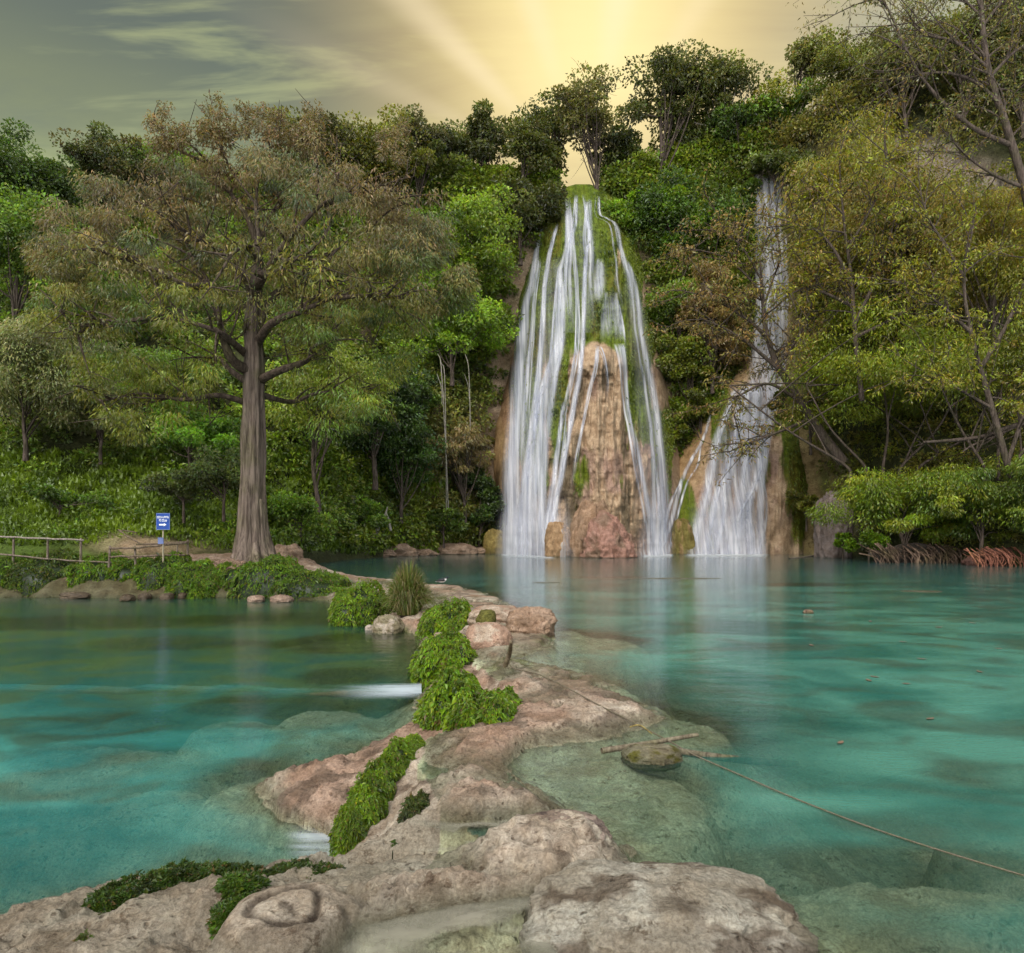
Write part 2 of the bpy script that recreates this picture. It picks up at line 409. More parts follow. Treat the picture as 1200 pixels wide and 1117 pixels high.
def terrain():
    u = np.linspace(-900, 2100, NU); t = np.linspace(0, 1, NV)
    lay = np.array([[np.interp(u, _PU, _PT[:, k, c]) for c in (0, 1)] for k in range(_PT.shape[1])])   # (7,2,NU)
    kk = np.linspace(0, 6, 7)/6
    py = np.stack([np.interp(t, kk, lay[:, 0, i]) for i in range(NU)], 1); Y = np.stack([np.interp(t, kk, lay[:, 1, i]) for i in range(NU)], 1)
    U = np.broadcast_to(u, py.shape)
    X = (U-CX)/F*Y; Z = H - (py-HY)/F*Y
    a = 1.7*sstep(0, .3, t)[:, None]
    n = fbm(X*.09, Z*.12, Y*.09, oct=5, seed=51)
    nf = fbm(X*.5, Z*.35, Y*.4, oct=4, seed=52, ridged=True)
    fall = np.exp(-((U-690)/110)**2) + np.exp(-((U-890)/70)**2)
    k = (1-.85*np.clip(fall, 0, 1))
    Y2 = Y + (a*2.0*n + .7*a*nf)*k
    X2 = X + a*.8*fbm(X*.15+9, Z*.15, Y*.1, oct=3, seed=54)*k
    Z2 = Z + .5*a*fbm(X*.2, Z*.1+4, Y*.2, oct=4, seed=53)
    # flat country behind the rim
    back = [(12, .3), (40, .2), (120, -2)]
    Xs, Ys, Zs = [X2], [Y2], [Z2]
    for dy, dz in back:
        sc = (Y[-1:]+dy)/Y[-1:]
        Xs.append(X2[-1:]*sc); Ys.append(Y2[-1:]+dy); Zs.append(Z2[-1:]+dz)
    return U, py, t, np.vstack(Xs), np.vstack(Ys), np.vstack(Zs), n, nf

TU, TPY, TT, TX, TY, TZ, TN, TNF = terrain()

def bare(px, py):
    """how bare the slope is at a place (0 leafy .. 1 rock or earth)"""
    px = np.asarray(px, float); py = np.asarray(py, float)
    def e(cx, cy, rx, ry): return np.exp(-(((px-cx)/rx)**2 + ((py-cy)/ry)**2)**1.5)
    b = .95*e(1050,180,70,30) + .85*e(1130,205,70,25) + .85*e(1100,425,60,45) + .8*e(955,580,30,80) + .4*e(560,540,28,90) + .35*e(520,530,60,60) + .8*e(430,372,36,18) + .9*e(170,640,80,13) \
        + .5*e(590,480,22,130) + .7*e(985,590,22,50) + .5*e(890,420,50,200) + .6*e(785,580,30,80) + .9*e(690,450,95,230) + .6*e(560,640,90,12) + .5*e(600,330,26,80)
    return np.clip(b, 0, 1)

def build_hills():
    nr = TX.shape[0]
    px = np.vstack([TU, np.repeat(TU[-1:], 3, 0)]); py = np.vstack([TPY, np.repeat(TPY[-1:], 3, 0)])
    b = bare(px, py)
    nn = np.vstack([TN, np.repeat(TN[-1:], 3, 0)]); nf = np.vstack([TNF, np.repeat(TNF[-1:], 3, 0)])
    soil = np.array([.045,.055,.018]); tan = np.array([.34,.26,.18]); gr = np.array([.24,.21,.18]); ochre = np.array([.25,.19,.08])
    rockc = tan + (gr-tan)*sstep(950, 1050, px)[..., None] + (ochre-tan)*(np.exp(-((px-955)/50)**2))[..., None]*.9
    c = soil + (rockc-soil)*np.clip(b*1.3 + .25*nf*b, 0, 1)[..., None]
    gz_ = (sstep(330, 180, px)*sstep(515, 560, py)*(1-b))[..., None]; c = c + (np.array([.075,.125,.018])-c)*gz_
    moss = np.array([.07,.10,.012])
    c = c + (moss-c)*(sstep(.05, .4, fbm(TX*.25, TZ*.12, TY*.2, oct=4, seed=61))*.75*b)[..., None]
    mesh_obj('hillside', np.stack([TX, TY, TZ], -1).reshape(-1, 3), [grid_faces(nr, NU)], CLIFF, col=c.reshape(-1, 3))['kind'] = 'structure'

def hill_point(px, py):
    """nearest grid sample of the slope seen at a pixel: position"""
    iu = np.clip(np.searchsorted(TU[0], px), 0, NU-1)
    col = TPY[:, iu]
    iv = np.array([np.argmin(np.abs(col[:, k]-p)) for k, p in enumerate(py)]) if np.ndim(iu) else np.argmin(np.abs(col-py))
    return np.stack([TX[iv, iu], TY[iv, iu], TZ[iv, iu]], -1)
# ------------------------------------------------------------------ pools
def mat_water(name, shallow, deep, dark, streak, weed=None):
    m = NT(name); p = m.pos()
    dep = m.math('MAXIMUM', m.math('SUBTRACT', m.n('ShaderNodeSeparateColor', {0: m.attr('depth')}).outputs[0], .05), 0.0)
    q = m.mapping(p, (.45, .75, 1))
    n1 = m.noise(q, .55, 4, .55, .8); n2 = m.noise(m.mapping(p, (.6, .9, 1)), .9, 2, .5, .9); n3 = m.noise(m.mapping(p, (.12, .3, 1)), .5, 3)
    c = m.mix(m.rng(n1, .34, .64), deep, shallow)
    c = m.mix(m.math('MULTIPLY', m.rng(n2, .46, .68), .7), c, dark)
    if weed:
        wf = m.math('ADD', m.n('ShaderNodeSeparateXYZ', {0: p}).outputs[1], m.math('MULTIPLY', m.math('SUBTRACT', n1, .5), 9.0))
        c = m.mix(m.math('MULTIPLY', m.rng(wf, 9, 16), .9), c, m.mix(m.rng(n2, .35, .65), *weed))
    far = m.rng(m.n('ShaderNodeSeparateXYZ', {0: p}).outputs[1], 18, 60)
    c = m.mix(far, c, m.mix(m.rng(n3, .3, .7), streak[0], streak[1]))
    c = m.mix(m.math('MULTIPLY', m.rng(n3, .42, .68), .7), c, m.mix(1.0, c, (.55,.62,.6), 'MULTIPLY'))
    al = m.math('SUBTRACT', 1.0, m.math('POWER', 2.718, m.math('MULTIPLY', dep, -1.05)))
    al = m.math('MAXIMUM', al, m.math('MULTIPLY', far, .96))
    body = m.n('ShaderNodeMixShader', {0: al, 1: m.n('ShaderNodeBsdfTransparent', {'Color': (.90,.975,.94)}), 2: m.n('ShaderNodeBsdfDiffuse', {'Color': c})})
    hb = m.math('ADD', m.noise(m.mapping(p, (.7, 2.2, 1)), 1.6, 3, .5), m.math('MULTIPLY', m.noise(m.mapping(p, (1.5, 5, 1)), 4, 2), .3))
    nb = m.bump(hb, .11, .12)
    g = m.n('ShaderNodeBsdfGlossy', {'Color': (1,1,1), 'Roughness': .13, 'Normal': nb})
    fr = m.n('ShaderNodeFresnel', {'IOR': 1.33, 'Normal': nb}).outputs[0]
    fr = m.math('MULTIPLY', fr, 1.0)
    return m.surf(m.n('ShaderNodeMixShader', {0: fr, 1: body, 2: g}))

def pool(name, mat, left, Y0, Y1, z, px0, px1, nr=420, nc=420):
    px = np.linspace(px0, px1, nc); Y = Y0*(Y1/Y0)**np.linspace(0, 1, nr)
    PX, YY = np.meshgrid(px, Y)
    if left:     # the two levels of the left pool meet along an uneven sill
        ys = sill((px-CX)/F*13.9)[None]
        YY = YY*(ys/13.9) if z < -.53 else ys*(Y1/ys)**np.linspace(0, 1, nr)[:, None]
    X = (PX-CX)/F*YY
    g, ins, dL, dR = ground(X, YY, False)
    mine = (dL < dR) if left else (dR <= dL)
    keep = mine & (~ins | (np.minimum(dL, dR) < .9))
    dep = np.maximum(z - g, 0)
    f = grid_faces(nr, nc); f = f[keep.ravel()[f].all(1)]
    u, inv = np.unique(f, return_inverse=True)
    zz = np.full_like(X, z) + (.06*sstep(-.2, .0, YY-ys) if left and z < -.53 else 0)
    V = np.stack([X, YY, zz], -1).reshape(-1, 3)[u]
    d = np.repeat(dep.reshape(-1, 1)[u], 3, 1)
    mesh_obj(name, V, [inv.reshape(-1, 4)], mat, attrs={'depth': d})['kind'] = 'structure'

def build_pools():
    wr = mat_water('main_pool_water', (.09,.29,.225), (.022,.14,.115), (.055,.10,.075), ((.008,.072,.082), (.028,.11,.095)))
    wl = mat_water('left_pool_water', (.07,.345,.305), (.010,.155,.15), (.045,.095,.07), ((.022,.065,.04), (.05,.095,.035)), ((.018,.085,.065), (.065,.125,.045)))
    pool('main_pool_water', wr, False, 2.0, 96, 0.0, -150, 1700)
    pool('left_pool_water', wl, True, 2.0, 13.9, -.56, -700, 560, 300, 300)
    pool('left_pool_upper_water', wl, True, 13.9, 36, -.5, -700, 620, 260, 300)

# ------------------------------------------------------------------ falling water
def mat_fall():
    m = NT('falling_water')
    ra = m.n('ShaderNodeSeparateColor', {0: m.attr('ribbon')}); fl = m.attr('flow', 'Vector')
    r, st = ra.outputs[0], ra.outputs[2]
    edge = m.math('SUBTRACT', 1.0, m.math('ABSOLUTE', m.math('SUBTRACT', m.math('MULTIPLY', r, 2.0), 1.0)))
    edge = m.rng(edge, 0, .9)
    n = m.noise(m.mapping(fl, (2.6, .10, 1)), 1.0, 4, .55); n2 = m.noise(m.mapping(fl, (1.2, .06, 1)), 1.0, 3, .6)
    k = m.math('ADD', m.math('MULTIPLY', m.rng(n, .25, .75), .8), m.math('MULTIPLY', m.rng(n2, .3, .65), .5))
    al = m.math('MULTIPLY', m.math('MULTIPLY', edge, st), k, True)
    c = m.mix(m.rng(n, .3, .7), (.52,.57,.70), (.90,.91,.95))
    d = m.n('ShaderNodeMixShader', {0: .4, 1: m.n('ShaderNodeBsdfDiffuse', {'Color': c}), 2: m.n('ShaderNodeBsdfTranslucent', {'Color': c})})
    return m.surf(m.n('ShaderNodeMixShader', {0: al, 1: m.n('ShaderNodeBsdfTransparent'), 2: d}))

FALLM = mat_fall()
def rowfn(rows):
    a = np.array(rows, float); return lambda py, k: np.interp(py, a[:, 0], a[:, k])

# the tufa cone of the main fall: (py, left px, right px, back Y, bulge m)
CONE = rowfn([(216,674,691,91,.6),(219,664,701,91,1.2),(224,655,710,91,1.8),(232,647,719,91,2.8),(250,638,732,90.5,4),(280,626,748,90,5.5),(320,615,756,89.5,6.5),(350,606,762,89,7.2),(400,596,772,88,8.4),(450,588,782,87,9.6),(500,576,792,86,10.6),(550,576,800,85,11.4),(600,580,806,84,12),(668,578,812,83,12.6)])
def cone_y(px, py):
    px = np.asarray(px, float); py = np.asarray(py, float)
    L, R, Yb, D = [CONE(py, k) for k in (1, 2, 3, 4)]
    s = np.clip((px-(L+R)/2)/((R-L)/2), -1, 1)
    def e(cx, cy, rx, ry): return np.exp(-(((px-cx)/rx)**2 + ((py-cy)/ry)**2))
    ribs = fbm(px*.055, py*.008, oct=4, seed=71, ridged=True)*.9 + fbm(px*.16, py*.02, oct=3, seed=72, ridged=True)*.35
    lump = fbm(px*.03, py*.035, oct=4, seed=73)*1.1
    steps = .8*fbm(px*.06, py*.022, oct=4, seed=75, ridged=True) + 1.6*e(700,425,40,22) + 3.0*sstep(395, 430, py)*np.exp(-((px-702)/34)**2)*(1+.25*sstep(430, 650, py)) + 1.3*e(738,405,18,14) + 1.2*e(718,345,13,26) \
        + .9*e(700,300,10,16) + .8*e(735,310,12,14) + 1.0*e(662,300,14,24) + 2.0*e(655,630,22,26) + 1.6*e(748,560,26,60) + 1.2*e(590,560,18,90)
    return Yb - D*np.sqrt(np.maximum(0, 1-s*s)) - (ribs*.8 + lump*.9 + .22*fbm(px*.35, py*.07, oct=3, seed=78, ridged=True))*(1-np.abs(s)**3) - steps*(1-s**4)

SEC = rowfn([(198,880,930,90,2),(205,880,928,90,2.8),(330,878,936,88.2,3.6),(420,868,946,87,4.2),(450,848,956,86.6,4.6),(500,806,966,86.5,6.5),(560,780,972,86,8.2),(610,762,978,85,9),(668,744,984,84,10)])
def sec_y(px, py):
    px = np.asarray(px, float); py = np.asarray(py, float)
    L, R, Yb, D = [SEC(py, k) for k in (1, 2, 3, 4)]
    s = np.clip((px-(L+R)/2)/((R-L)/2), -1, 1)
    ribs = fbm(px*.07, py*.011, oct=4, seed=81, ridged=True)*.7
    lump = fbm(px*.03, py*.03, oct=4, seed=83)*1.2
    def e(cx, cy, rx, ry): return np.exp(-(((px-cx)/rx)**2 + ((py-cy)/ry)**2))
    st = 1.4*e(878,462,22,14) + 1.2*e(848,500,14,40) + 1.4*e(797,625,14,24) + 1.5*e(940,560,22,60)
    return Yb - D*np.sqrt(np.maximum(0, 1-s*s)) - (ribs*.6+lump*.6)*(1-np.abs(s)**3) - st*(1-s**4)

def mound(name, fn, yfn, p0, p1, mossf, nr=430, nc=380):
    py = np.linspace(p0, p1, nr)[:, None]; s = np.sin(np.linspace(-np.pi/2, np.pi/2, nc))[None]
    L, R = fn(py, 1), fn(py, 2); px = (L+R)/2 + s*(R-L)/2; PY = np.broadcast_to(py, px.shape)
    Y = yfn(px, PY); X = (px-CX)/F*Y; Z = H-(PY-HY)/F*Y
    tan = np.array([.41,.31,.21]); ora = np.array([.34,.23,.11]); pinkish = np.array([.34,.24,.19]); dark = np.array([.05,.045,.025])
    n = fbm(px*.05, PY*.02, oct=5, seed=91); n2 = fbm(px*.12, PY*.018, oct=4, seed=92)
    c = tan + (pinkish-tan)*sstep(-.2, .3, n)[..., None] + (ora-tan)*(sstep(-.3, -.9, s)*.9 + 0*n)[..., None]
    c = c + (dark-c)*(sstep(.12, .5, n2)*.75)[..., None]
    g = np.clip(mossf(px, PY) + .55*n + .35*n2, 0, 1); g = sstep(.40, .66, g)
    moss = np.array([.11,.165,.010]) + np.array([.03,.03,0])*n2[..., None] ; olive = np.array([.11,.105,.012])
    moss = moss + (olive-moss)*sstep(-.1, .5, fbm(px*.04+3, PY*.012, oct=3, seed=95))[..., None]
    c = c + (moss-c)*g[..., None]
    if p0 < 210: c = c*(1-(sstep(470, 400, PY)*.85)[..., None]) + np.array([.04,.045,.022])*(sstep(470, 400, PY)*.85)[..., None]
    V = np.stack([X, Y, Z], -1).reshape(-1, 3)
    mesh_obj(name, V, [grid_faces(nr, nc)], TUFA, col=c.reshape(-1, 3))['kind'] = 'structure'

def moss_cone(px, py):
    def e(cx, cy, rx, ry): return np.exp(-(((px-cx)/rx)**2 + ((py-cy)/ry)**2)**2)
    a = 1.05*sstep(440, 390, py) - .55*sstep(735, 765, px)*sstep(420, 340, py)
    a = a + .95*e(745,465,22,75) + .9*e(692,480,15,50) + .8*e(655,470,14,80) + .6*e(628,470,10,110) + .6*e(610,470,8,70) + .25*e(585,560,30,90) + .5*e(690,600,12,20)+ .75*e(715,240,30,40) + .5*e(640,560,30,110) + .45*e(742,580,12,60) + .35*e(668,560,10,70) + .4*e(720,590,10,30) + .5*e(780,520,16,80)
    a = a - .7*e(706,560,36+.16*np.clip(py-430, 0, 220), 130) - .5*e(700,430,22,28)
    return np.maximum(a, 0.2)
def moss_sec(px, py):
    def e(cx, cy, rx, ry): return np.exp(-(((px-cx)/rx)**2 + ((py-cy)/ry)**2)**2)
    return np.maximum(.3, .95*e(845,490,16,60) + .8*e(800,610,20,50) + .95*e(940,500,34,80) + .7*e(945,600,30,60) + .5*e(800,545,20,40))

RID = [0]
def ribbon(pts, yfn, width, strength, lift=.3, n=40, nx=9, fin=.05, fout=.0):
    """pts rows (px,py[,w]); returns V, F, ribbon attr, flow attr of one soft-edged sheet of water hugging the rock"""
    p = [(a[0], a[1], a[2] if len(a) > 2 else width) for a in pts]
    q = spline(p, n); RID[0] += 1
    py = q[:, 1]; half = q[:, 2]/2
    s = np.linspace(-1, 1, nx)
    px = q[:, 0][:, None] + half[:, None]*s[None] + .6*vnoise(py*.05, RID[0]*3.3)[:, None]
    PY = np.broadcast_to(py[:, None], px.shape)
    # ride on the outermost rock beneath the ribbon so the sheet leaps over hollows
    Y = yfn(px, PY); Y = .5*Y + .5*np.minimum.accumulate(np.minimum(Y, Y.min(1, keepdims=True)+.4), 0) - lift
    X = (px-CX)/F*Y; Z = H-(PY-HY)/F*Y
    V = np.stack([X, Y, Z], -1).reshape(-1, 3)
    tt = np.linspace(0, 1, n)[:, None]
    fade = sstep(0, fin, tt)*strength*(sstep(1.0, 1-fout, tt) if fout else 1.0) + 0*px
    rib = np.stack([np.broadcast_to((s+1)/2, px.shape), 0*px, fade], -1).reshape(-1, 3)
    flow = np.stack([X + RID[0]*5.7, (PY)*.09, 0*px + RID[0]*2.1], -1).reshape(-1, 3)
    return V, grid_faces(n, nx), rib, flow

def fall_part(name, parent, ribs):
    Vs, Fs, Rs, Ls, k = [], [], [], [], 0
    for V, f, r, l in ribs:
        Vs.append(V); Fs.append(f+k); Rs.append(r); Ls.append(l); k += len(V)
    base = np.array(parent.location)
    return mesh_obj(name, np.concatenate(Vs)-base, [np.concatenate(Fs)], FALLM, parent, attrs={'ribbon': np.concatenate(Rs), 'flow': np.concatenate(Ls)})

STREAMS = [
 [(639,254,4),(631,282,6),(625,321,9),(616,365,14),(610,410,18),(606,487,24),(601,560,27),(598,652,32)],
 [(653,262,3),(648,282,5),(640,321,6),(636,373,7),(632,430,9),(624,510,13),(620,580,16),(616,652,20)],
 [(665,230,7),(666,284,9),(660,317,12),(657,356,13),(655,400,15),(647,440,16),(638,500,18),(632,560,19),(626,652,24)],
 [(683,227,4),(690,271,5),(686,308,5),(684,373,6),(682,415,7),(673,470,8),(661,537,9),(650,593,11),(639,652,16)],
 [(691,233,5),(691,271,7),(693,300,8),(692,345,9),(694,390,9)],
 [(676,228,3),(674,262,4),(668,300,5),(668,350,5),(672,390,4)],
 [(702,229,3),(703,250,4),(712,256,3),(722,264,5),(727,290,6),(733,312,8),(738,330,12),(740,356,9),(736,399,6)],
 [(735,305,4),(742,325,6),(748,360,7),(751,390,8),(757,420,9),(764,453,10),(771,500,11),(776,560,13),(778,607,15),(776,650,18)],
 [(716,338,10),(715,360,15),(715,380,16),(714,400,16)],
 [(704,302,10),(704,318,14),(703,340,15),(702,356,15)],
 [(728,402,12),(731,420,9),(733,450,7),(737,485,7),(747,530,9),(756,580,10),(765,620,11),(772,650,13)],
 [(722,350,5),(726,375,6),(728,402,8)],
 [(700,405,5),(697,430,4),(692,450,3),(684,490,3),(676,530,3),(668,575,4)],
 [(645,420,6),(634,460,9),(622,520,11),(612,580,13),(606,652,15)],
 [(661,470,5),(653,530,7),(645,590,9),(634,652,12)],
 [(760,480,3),(766,530,4),(771,575,5),(773,610,7),(771,648,9)],
 [(668,240,3),(672,290,4),(676,340,5),(676,400,5),(668,450,5),(655,500,6)],
 [(697,405,3),(706,410,2),(712,440,2),(710,470,2)],
 [(632,300,3),(626,350,4),(622,400,5),(616,470,6),(612,560,8)],
 [(655,310,3),(650,360,4),(645,420,5),(640,470,6)],
]
def build_hanging_moss():
    G = Geo()
    for fn, yfn, mf, p0, n in ((CONE, cone_y, moss_cone, 224, 52000), (SEC, sec_y, moss_sec, 430, 16000)):
        py = p0 + (640-p0)*rng.random(n); s = np.sin(rng.uniform(-1.35, 1.35, n)); L, R = fn(py, 1), fn(py, 2); px = (L+R)/2+s*(R-L)/2
        g = np.clip(mf(px, py) + .55*fbm(px*.05, py*.02, oct=5, seed=91) + .35*fbm(px*.12, py*.018, oct=4, seed=92), 0, 1)
        cl = vnoise(px*.16, py*.035, 0, 7)
        ok = (g > .5) & (rng.random(n) < .5+.6*cl); px, py, cl = px[ok], py[ok], cl[ok]
        Y = yfn(px, py) - .02; P = np.stack([(px-CX)/F*Y, Y, H-(py-HY)/F*Y], -1); m_ = len(P)
        d = nrm(rng.normal(size=(m_, 3))*.35 + np.array([0, -.45, -1.0])); ln = .18+.5*rng.random(m_)**2
        f = np.clip(.5+.8*vnoise(px*.06, py*.03, 0, 9)+.3*rng.normal(size=m_), 0, 1)[:, None]
        c = np.array([.06,.10,.010])*(1-f) + np.array([.165,.215,.014])*f
        G.leaves(P, d, ln, .09+.05*rng.random(m_), c, nor=np.tile([0., -1, .2], (m_, 1)))
    tag(G.build('hanging_moss', FERN, None, smooth=False), 'bright green moss hanging in fringes over the tufa between the white strands', 'moss', None, 'stuff')

def build_falls():
    mound('tufa_cone', CONE, cone_y, 216, 668, moss_cone)
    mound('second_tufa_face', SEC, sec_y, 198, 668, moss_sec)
    w = empty('waterfall', W(690, 652, 74), 'tall waterfall spreading in white strands over the mossy tufa cone at the centre', 'waterfall')
    for st in STREAMS:
        short = st[-1][1] < 500; fo = .45 if short else (.3 if st[-1][1] < 640 else 0); k_ = .7 if short and st[0][1] > 285 and st[0][2] > 5 else 1.0
        ribs = [ribbon([(a, b, c*1.1+1.2) for a, b, c in st], cone_y, 6, .95*k_, .3, fout=fo, fin=.05 if k_ == 1 else .3)]
        jit = rng.normal(size=(2, 2))
        for j in range(2):
            ribs.append(ribbon([(a+jit[j, 0]*c*.5, b+abs(jit[j, 1])*4, c*.55) for a, b, c in st], cone_y, 5, .75*k_, .42, fout=fo))
        fall_part('stream', w, ribs)
    veil = [ribbon([(650,300,40),(640,400,56),(622,520,72),(612,652,84)], cone_y, 60, .20, .7, nx=25),
            ribbon([(676,236,44),(680,300,60),(676,390,64)], cone_y, 60, .10, .4, nx=25),
            ribbon([(740,330,26),(752,420,34),(766,540,44),(772,650,54)], cone_y, 40, .18, .5, nx=17)]
    fall_part('veil', w, veil)
    for x, wd, lf in ((606,50,1.2),(630,60,1.5),(770,44,1.3),(655,44,1.0)):
        fall_part('spray', w, [ribbon([(x,565,wd*.7),(x-2,610,wd),(x-4,654,wd*1.2)], cone_y, wd, .65, lf, nx=25, fin=.85)])
    w2 = empty('waterfall', W(870, 652, 77), 'narrower waterfall behind the leaning brown tree, sheer curtain above and fan below', 'waterfall')
    up = [(887,10),(897,9),(905,8),(913,10),(920,6)]
    fall_part('curtain', w2, [ribbon([(x,203,wd),(x+1,260,wd),(x+3,330,wd+2),(x+2,380,wd+3),(x-4,440,wd+5),(x-10,460,wd+6)], sec_y, 8, .62, .35) for x, wd in up]
              + [ribbon([(901,203,44),(903,300,46),(907,380,44),(896,450,50)], sec_y, 44, .3, .25, nx=21)])
    low = [[(862,455,8),(850,490,10),(838,525,13),(826,590,15),(812,650,20)], [(878,450,16),(866,500,18),(852,560,18),(842,600,18),(832,650,22)], [(890,450,16),(880,500,18),(872,560,17),(864,610,18),(854,650,22)],
           [(903,450,14),(896,500,13),(889,550,13),(874,600,14),(862,650,17)], [(912,450,10),(902,500,10),(894,550,10),(891,600,11),(892,650,14)], [(880,575,8),(878,600,10),(880,625,12),(882,650,14)], [(846,560,8),(835,600,10),(824,650,12)]]
    for st in low:
        fall_part('stream', w2, [ribbon([(a, b, c*1.3) for a, b, c in st], sec_y, 8, 1.0, .35), ribbon([(a+rng.normal()*c*.3, b+3, c*.5) for a, b, c in st], sec_y, 6, .8, .5)])
    for x, wd in ((826,44),(862,60),(888,36)):
        fall_part('spray', w2, [ribbon([(x,575,wd*.7),(x-2,615,wd),(x-4,654,wd*1.2)], sec_y, wd, .65, 1.0, nx=25, fin=.85)])
    fall_part('veil', w2, [ribbon([(884,446,56),(870,520,72),(858,590,86),(852,650,94)], sec_y, 70, .72, .25, nx=29)])
    w3 = empty('waterfall', W(790, 652, 76), 'thin side cascade running down the mossy ramp between the two big falls', 'waterfall')
    side = [[(834,470,3),(831,490,5),(823,517,6),(808,543,7),(796,573,8),(786,613,9),(770,650,14)], [(822,520,3),(818,545,4),(806,565,4),(795,600,5),(782,650,7)], [(800,560,4),(786,590,6),(776,625,8),(764,650,10)]]
    yy = lambda a, b: np.minimum(sec_y(a, b), cone_y(np.minimum(a, CONE(np.asarray(b, float), 2)), b))
    for st in side: fall_part('stream', w3, [ribbon(st, yy, 6, 1.0, .4)])
    # churned white water where the falls land
    m = NT('foam'); r = m.attr('depth'); k = m.n('ShaderNodeSeparateColor', {0: r}).outputs[0]
    al = m.math('MULTIPLY', k, m.rng(m.noise(m.mapping(m.pos(), (.8, 1.6, 1)), 1.2, 5), .25, .6), True)
    fm = m.surf(m.n('ShaderNodeMixShader', {0: al, 1: m.n('ShaderNodeBsdfTransparent'), 2: m.n('ShaderNodeBsdfDiffuse', {'Color': (.82,.87,.9)})}))
    for par, x0, x1, yfn in ((w, 584, 652, cone_y), (w, 752, 790, cone_y), (w2, 800, 902, sec_y)):
        px = np.linspace(x0, x1, 60)[None]; v = np.linspace(0, 1, 9)[:, None]
        Y = yfn(px, 650+0*px) + .6 - v*13.0
        X = (px-CX)/F*Y + 0*v
        z = .02 + 0*X
        k = sstep(0, .12, (px-x0)/(x1-x0))*sstep(1, .88, (px-x0)/(x1-x0))*(1-v)**1.5
        mesh_obj('foam', np.stack([X, Y+0*X, z], -1).reshape(-1, 3)-np.array(par.location), [grid_faces(9, 60)], fm, par, attrs={'depth': np.repeat(k.reshape(-1, 1), 3, 1)})
# ------------------------------------------------------------------ vegetation
def puff(geo, C, R, n, size, col, aspect=.5, droop=.25, outward=.7, var=.22, shell=.5, toplight=.25, hang=False):
    """leaf clumps: C (K,3) centres, R (K,3) radii, n leaves each"""
    K = len(C)
    if K == 0: return
    u = nrm(rng.normal(size=(K, n, 3)))
    rad = shell + (1-shell)*rng.random((K, n, 1))**.6
    pos = C[:, None] + u*rad*R[:, None]
    if hang:
        d = nrm(u*outward*np.array([1, 1, .25]) + rng.normal(size=(K, n, 3))*.28 + np.array([0, 0, -droop]))
    else:
        d = nrm(u*outward + rng.normal(size=(K, n, 3))*.55 + np.array([0, 0, -droop]))
    kc = np.asarray(col, float)
    kc = np.broadcast_to(kc, (K, 3)) if kc.ndim < 2 else kc
    kc = kc*(1 + var*.8*rng.normal(size=(K, 1)))
    c = kc[:, None]*(1 + var*rng.normal(size=(K, n, 1)))*(1 + toplight*u[..., 2:3])  # clump tops coloured lighter, light from above put into the leaf tint
    c = c*(1 + .10*rng.normal(size=(K, n, 3)))*np.array([1.70,1.74,1.15])
    L = size*(.65 + .7*rng.random(K*n))
    geo.leaves(pos.reshape(-1, 3), d.reshape(-1, 3), L, L*aspect, np.clip(c.reshape(-1, 3), .004, 1), nor=u.reshape(-1, 3)*.8)

